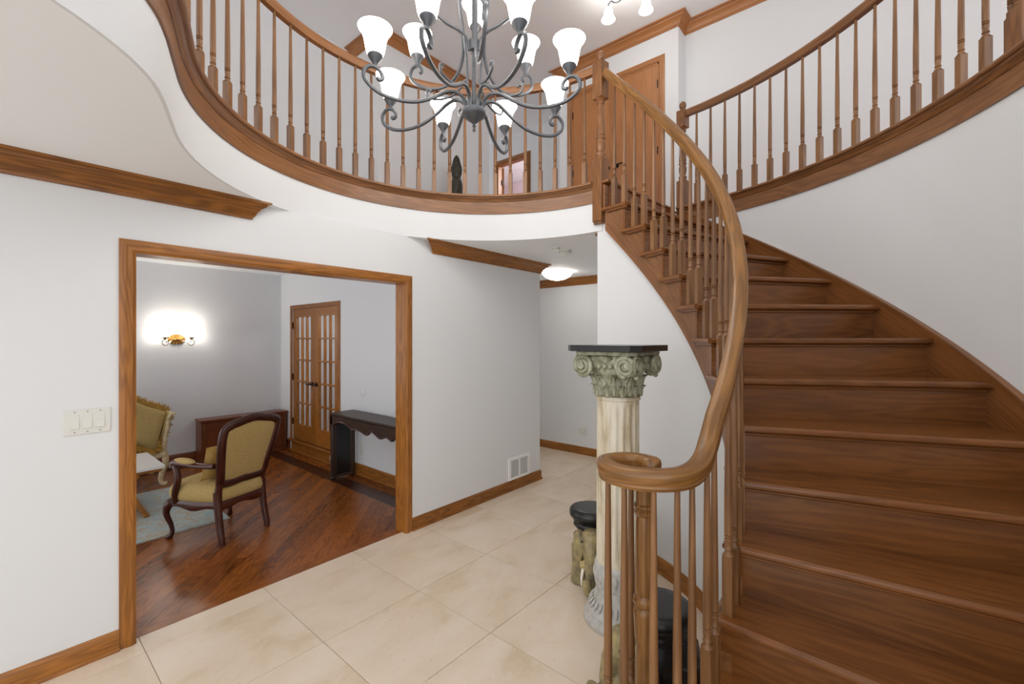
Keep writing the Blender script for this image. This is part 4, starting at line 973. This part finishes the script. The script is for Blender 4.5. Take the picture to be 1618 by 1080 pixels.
MB().tube(catmull([(-.02, Dp - .05, .84), (-.4, Dp - .05, .862), (-Wd / 2, Dp - .05, .90), (-Wd + .4, Dp - .05, .862), (-Wd + .02, Dp - .05, .84)], 8), .022, 8).build('back_rail', 'cream_paint', se)
tp = tag(empty('throw_pillow', (1.04, 6.05, .685)), 'large gold pillow with shaggy fringe leaning on the settee arm', 'pillow')
tp.rotation_euler = (radians(-24), radians(28), radians(10))
link('cover', pillow_mesh(.46, .46, .15), 'gold_fabric', tp)
fr = MB(); rnd = random.Random(3)
for i in range(520):
    t = i / 520 * 4; e = int(t); u = (t - e) * 2 - 1; x, z, nx, nz = [(u, -1, 0, -1), (1, u, 1, 0), (-u, 1, 0, 1), (-1, -u, -1, 0)][e]
    px, pz = x * .222, z * .222; l = rnd.uniform(.045, .075); dx, dy, dz = nx * l + rnd.uniform(-.012, .012), rnd.uniform(-.03, .03), nz * l + rnd.uniform(-.012, .012)
    fr.tube([(px, rnd.uniform(-.012, .012), pz), (px + dx * .6, dy * .6 + .004, pz + dz * .6), (px + dx, dy, pz + dz)], [.004, .0065, .0035], 5)
o = fr.build('fringe', 'fringe_thread', tp, 60); o['kind'] = 'stuff'
# coffee table: white slab top on a carved honey wood base
ct = tag(empty('coffee_table', (.44, 5.35, .011)), 'low coffee table with white slab top and carved honey wood base', 'coffee table')
MB().box((-.60, -.345, .41), (.60, .345, .44)).build('table_top', 'marble_white', ct, bevel=.004)
MB().box((-.58, -.33, .385), (.58, .33, .41), 0).build('frame', 'honey_wood', ct, bevel=.004)
for s_ in (-1, 1):
    x = s_ * .42
    ap = [(.0, .385), (.16, .385), (.17, .365), (.15, .345), (.11, .345), (.11, .30), (.085, .285), (0, .285)]
    poly = [(u, z) for u, z in ap]
    for yy in (-.30, .30):
        b = MB(); n = len(poly); vs = [(x + dx, 0, 0) for dx in (0,)]
        b.add([(x - .16 * s_ + u * s_, yy + d, z) for d in (-.015, .015) for (u, z) in poly], [tuple(range(n)), tuple(range(2 * n - 1, n - 1, -1))] + [(i, (i + 1) % n, n + (i + 1) % n, n + i) for i in range(n)])
        b.build('bracket', 'honey_wood', ct, 0, .003)
    for yy in (-.28, .28):
        MB().tube([(x - .1 * s_, yy, .30), (x - .02 * s_, yy, .16), (x + .05 * s_, yy, .02)], [.022, .018, .018], 8).build('leg', 'honey_wood', ct)
    MB().box((x + .05 * s_ - .02, -.345, 0), (x + .05 * s_ + .02, .345, .028), 1).build('foot_rail', 'honey_wood', ct, bevel=.005)
MB().box((-.42, -.015, .14), (.42, .015, .17), 0).build('stretcher', 'honey_wood', ct, bevel=.004)
# low sideboard against the far wall
sd = tag(empty('sideboard', (2.27, 6.62, 0)), 'low reddish brown wooden cabinet under the sconce wall corner', 'cabinet')
sw, sdp, shh = .525, .235, .555
b = MB(); b.box((-sw, .01, .04), (sw, sdp, shh - .03), 2); b.build('body', 'cabinet_wood', sd, bevel=.002)
MB().box((-sw - .012, -.012, shh - .03), (sw + .012, sdp, shh), 0).build('top', 'cabinet_wood', sd, bevel=.006)
MB().box((-sw - .006, -.008, 0), (sw + .006, sdp, .045), 0).build('plinth', 'cabinet_wood', sd, bevel=.004)
pw_ = (2 * sw - .06) / 5
for i in range(5):
    x0 = -sw + .03 + i * pw_; MB().box((x0 + .009, .0, .065), (x0 + pw_ - .009, .012, shh - .05), 2).build('door', 'cabinet_wood', sd, bevel=.003)
for i in range(6):
    x0 = -sw + .03 + i * pw_; MB().box((x0 - .006, -.006, .05), (x0 + .006, .01, shh - .032), 2).build('stile', 'oak_stair', sd, bevel=.003)
# console (altar) table with scalloped apron, along the french door wall
cn = tag(empty('console_table', (2.50, 3.42, 0)), 'dark carved console table with scalloped apron by the opening', 'console table')
LN, DPT, HT = 1.39, .285, .76
MB().box((0, 0, HT - .03), (DPT, LN, HT), 1).build('top', 'dark_oak', cn, bevel=.006)
for (nm, x0, x1) in (('apron', 0, .025), ('apron', DPT - .025, DPT)):
    ctl = [(0, .62), (.05, .655), (.13, .640), (.165, .632), (.208, .604), (.30, .628), (.40, .600), (.50, .632), (.568, .650), (.61, .622), (.649, .600), (.75, .622), (.84, .628), (.918, .615), (.98, .640), (1.10, .668), (1.236, .660), (1.30, .63), (LN, .60)]
    zs = [(p.x, p.y) for p in catmull([(y, z, 0) for y, z in ctl], 5)]; nz_ = len(zs) - 1
    b = MB(); vs = []; fs = []
    for (y, z) in zs: vs += [(x0, y, z), (x0, y, HT - .03), (x1, y, HT - .03), (x1, y, z)]
    for i in range(nz_): o, p = i * 4, i * 4 + 4; fs += [(o + j, o + (j + 1) % 4, p + (j + 1) % 4, p + j) for j in range(4)]
    fs += [(0, 1, 2, 3), tuple(nz_ * 4 + j for j in (3, 2, 1, 0))]; b.add(vs, fs, [(v[1], v[2], v[0]) for v in vs]).build(nm, 'dark_oak', cn, 30)
    xe = x0 - .006 if x0 == 0 else x1 + .006
    MB().tube([(x0 + .0 if x0 == 0 else x1, y, z + .008) for (y, z) in zs], .008, 6).build('apron_bead', 'mahogany', cn)
for (y0, y1) in ((0, .05), (LN - .05, LN)):
    MB().box((.02, y0 + .012, .02), (DPT - .02, y1 - .012, HT - .05), 2).build('end_panel', 'black_lacquer', cn, bevel=.003)
    for (x0, x1) in ((0, .06), (DPT - .06, DPT)):
        b = MB().box((x0, y0, .03), (x1, y1, HT - .03), 2); b.build('leg', 'dark_oak', cn, bevel=.008)
        MB().ell(((x0 + x1) / 2, (y0 + y1) / 2, .025), (.038, .034, .025), 12, 8).build('foot', 'dark_oak', cn)
    MB().box((.0, y0, .02), (DPT, y1, .05), 0).build('foot_rail', 'dark_oak', cn, bevel=.008)
# wall sconce
sc = tag(empty('wall_sconce', (1.545, YF, 1.585)), 'brass twin-arm wall sconce with glowing shades above the settee', 'wall lamp')
b = MB(); b.ell((0, -.008, 0), (.125, .022, .085), 24, 14); b.build('back_plate', 'brass', sc)
for i in range(16):
    a = 2 * pi * i / 16; MB().ell((.108 * cos(a), -.022, .07 * sin(a)), (.016, .010, .012), 8, 6, Matrix.Rotation(-a, 3, 'Y')).build('rosette_bead', 'brass', sc)
MB().ell((0, -.03, 0), (.05, .02, .03), 14, 9).build('boss', 'brass', sc)
for s_ in (-1, 1):
    p = [(s_ * .06, -.03, -.02), (s_ * .10, -.07, -.03), (s_ * .13, -.10, -.075), (s_ * .17, -.11, -.10), (s_ * .212, -.11, -.075), (s_ * .215, -.11, -.03), (s_ * .18, -.11, .0), (s_ * .155, -.11, -.03), (s_ * .17, -.11, -.05)]
    am = MB().tube(catmull(p, 6), .008, 8).build('arm', 'silver', sc)
    MB().lathe([(0, -.005), (.012, .0), (.02, .012), (.052, .032), (.054, .042), (0, .045)], 20, (s_ * .18, -.11)).build('cup', 'brass', am)
    sc.scale = (.76, .9, .76)
    MB().lathe([(.035, .042), (.05, .07), (.056, .11), (.072, .145), (.078, .155), (.07, .15), (.05, .11), (.042, .07), (.02, .05)], 24, (s_ * .18, -.11)).build('shade', 'lit_sconce', am)

# added fill light, no fixture, brightening the den beyond the french doors
ld = bpy.data.lights.new('den_fill', 'POINT'); ld.energy = 38; ld.shadow_soft_size = .15; lo_ = bpy.data.objects.new('den_fill', ld); COL.objects.link(lo_); lo_.location = (3.4, 5.0, 2.2)

lb = bpy.data.lights.new('bedroom_fill', 'POINT'); lb.energy = 80; lb.shadow_soft_size = .2; lo_ = bpy.data.objects.new('bedroom_fill', lb); COL.objects.link(lo_); lo_.location = (7.1, 4.2, 4.9)  # fill light added so the room past the corridor door isn't dark
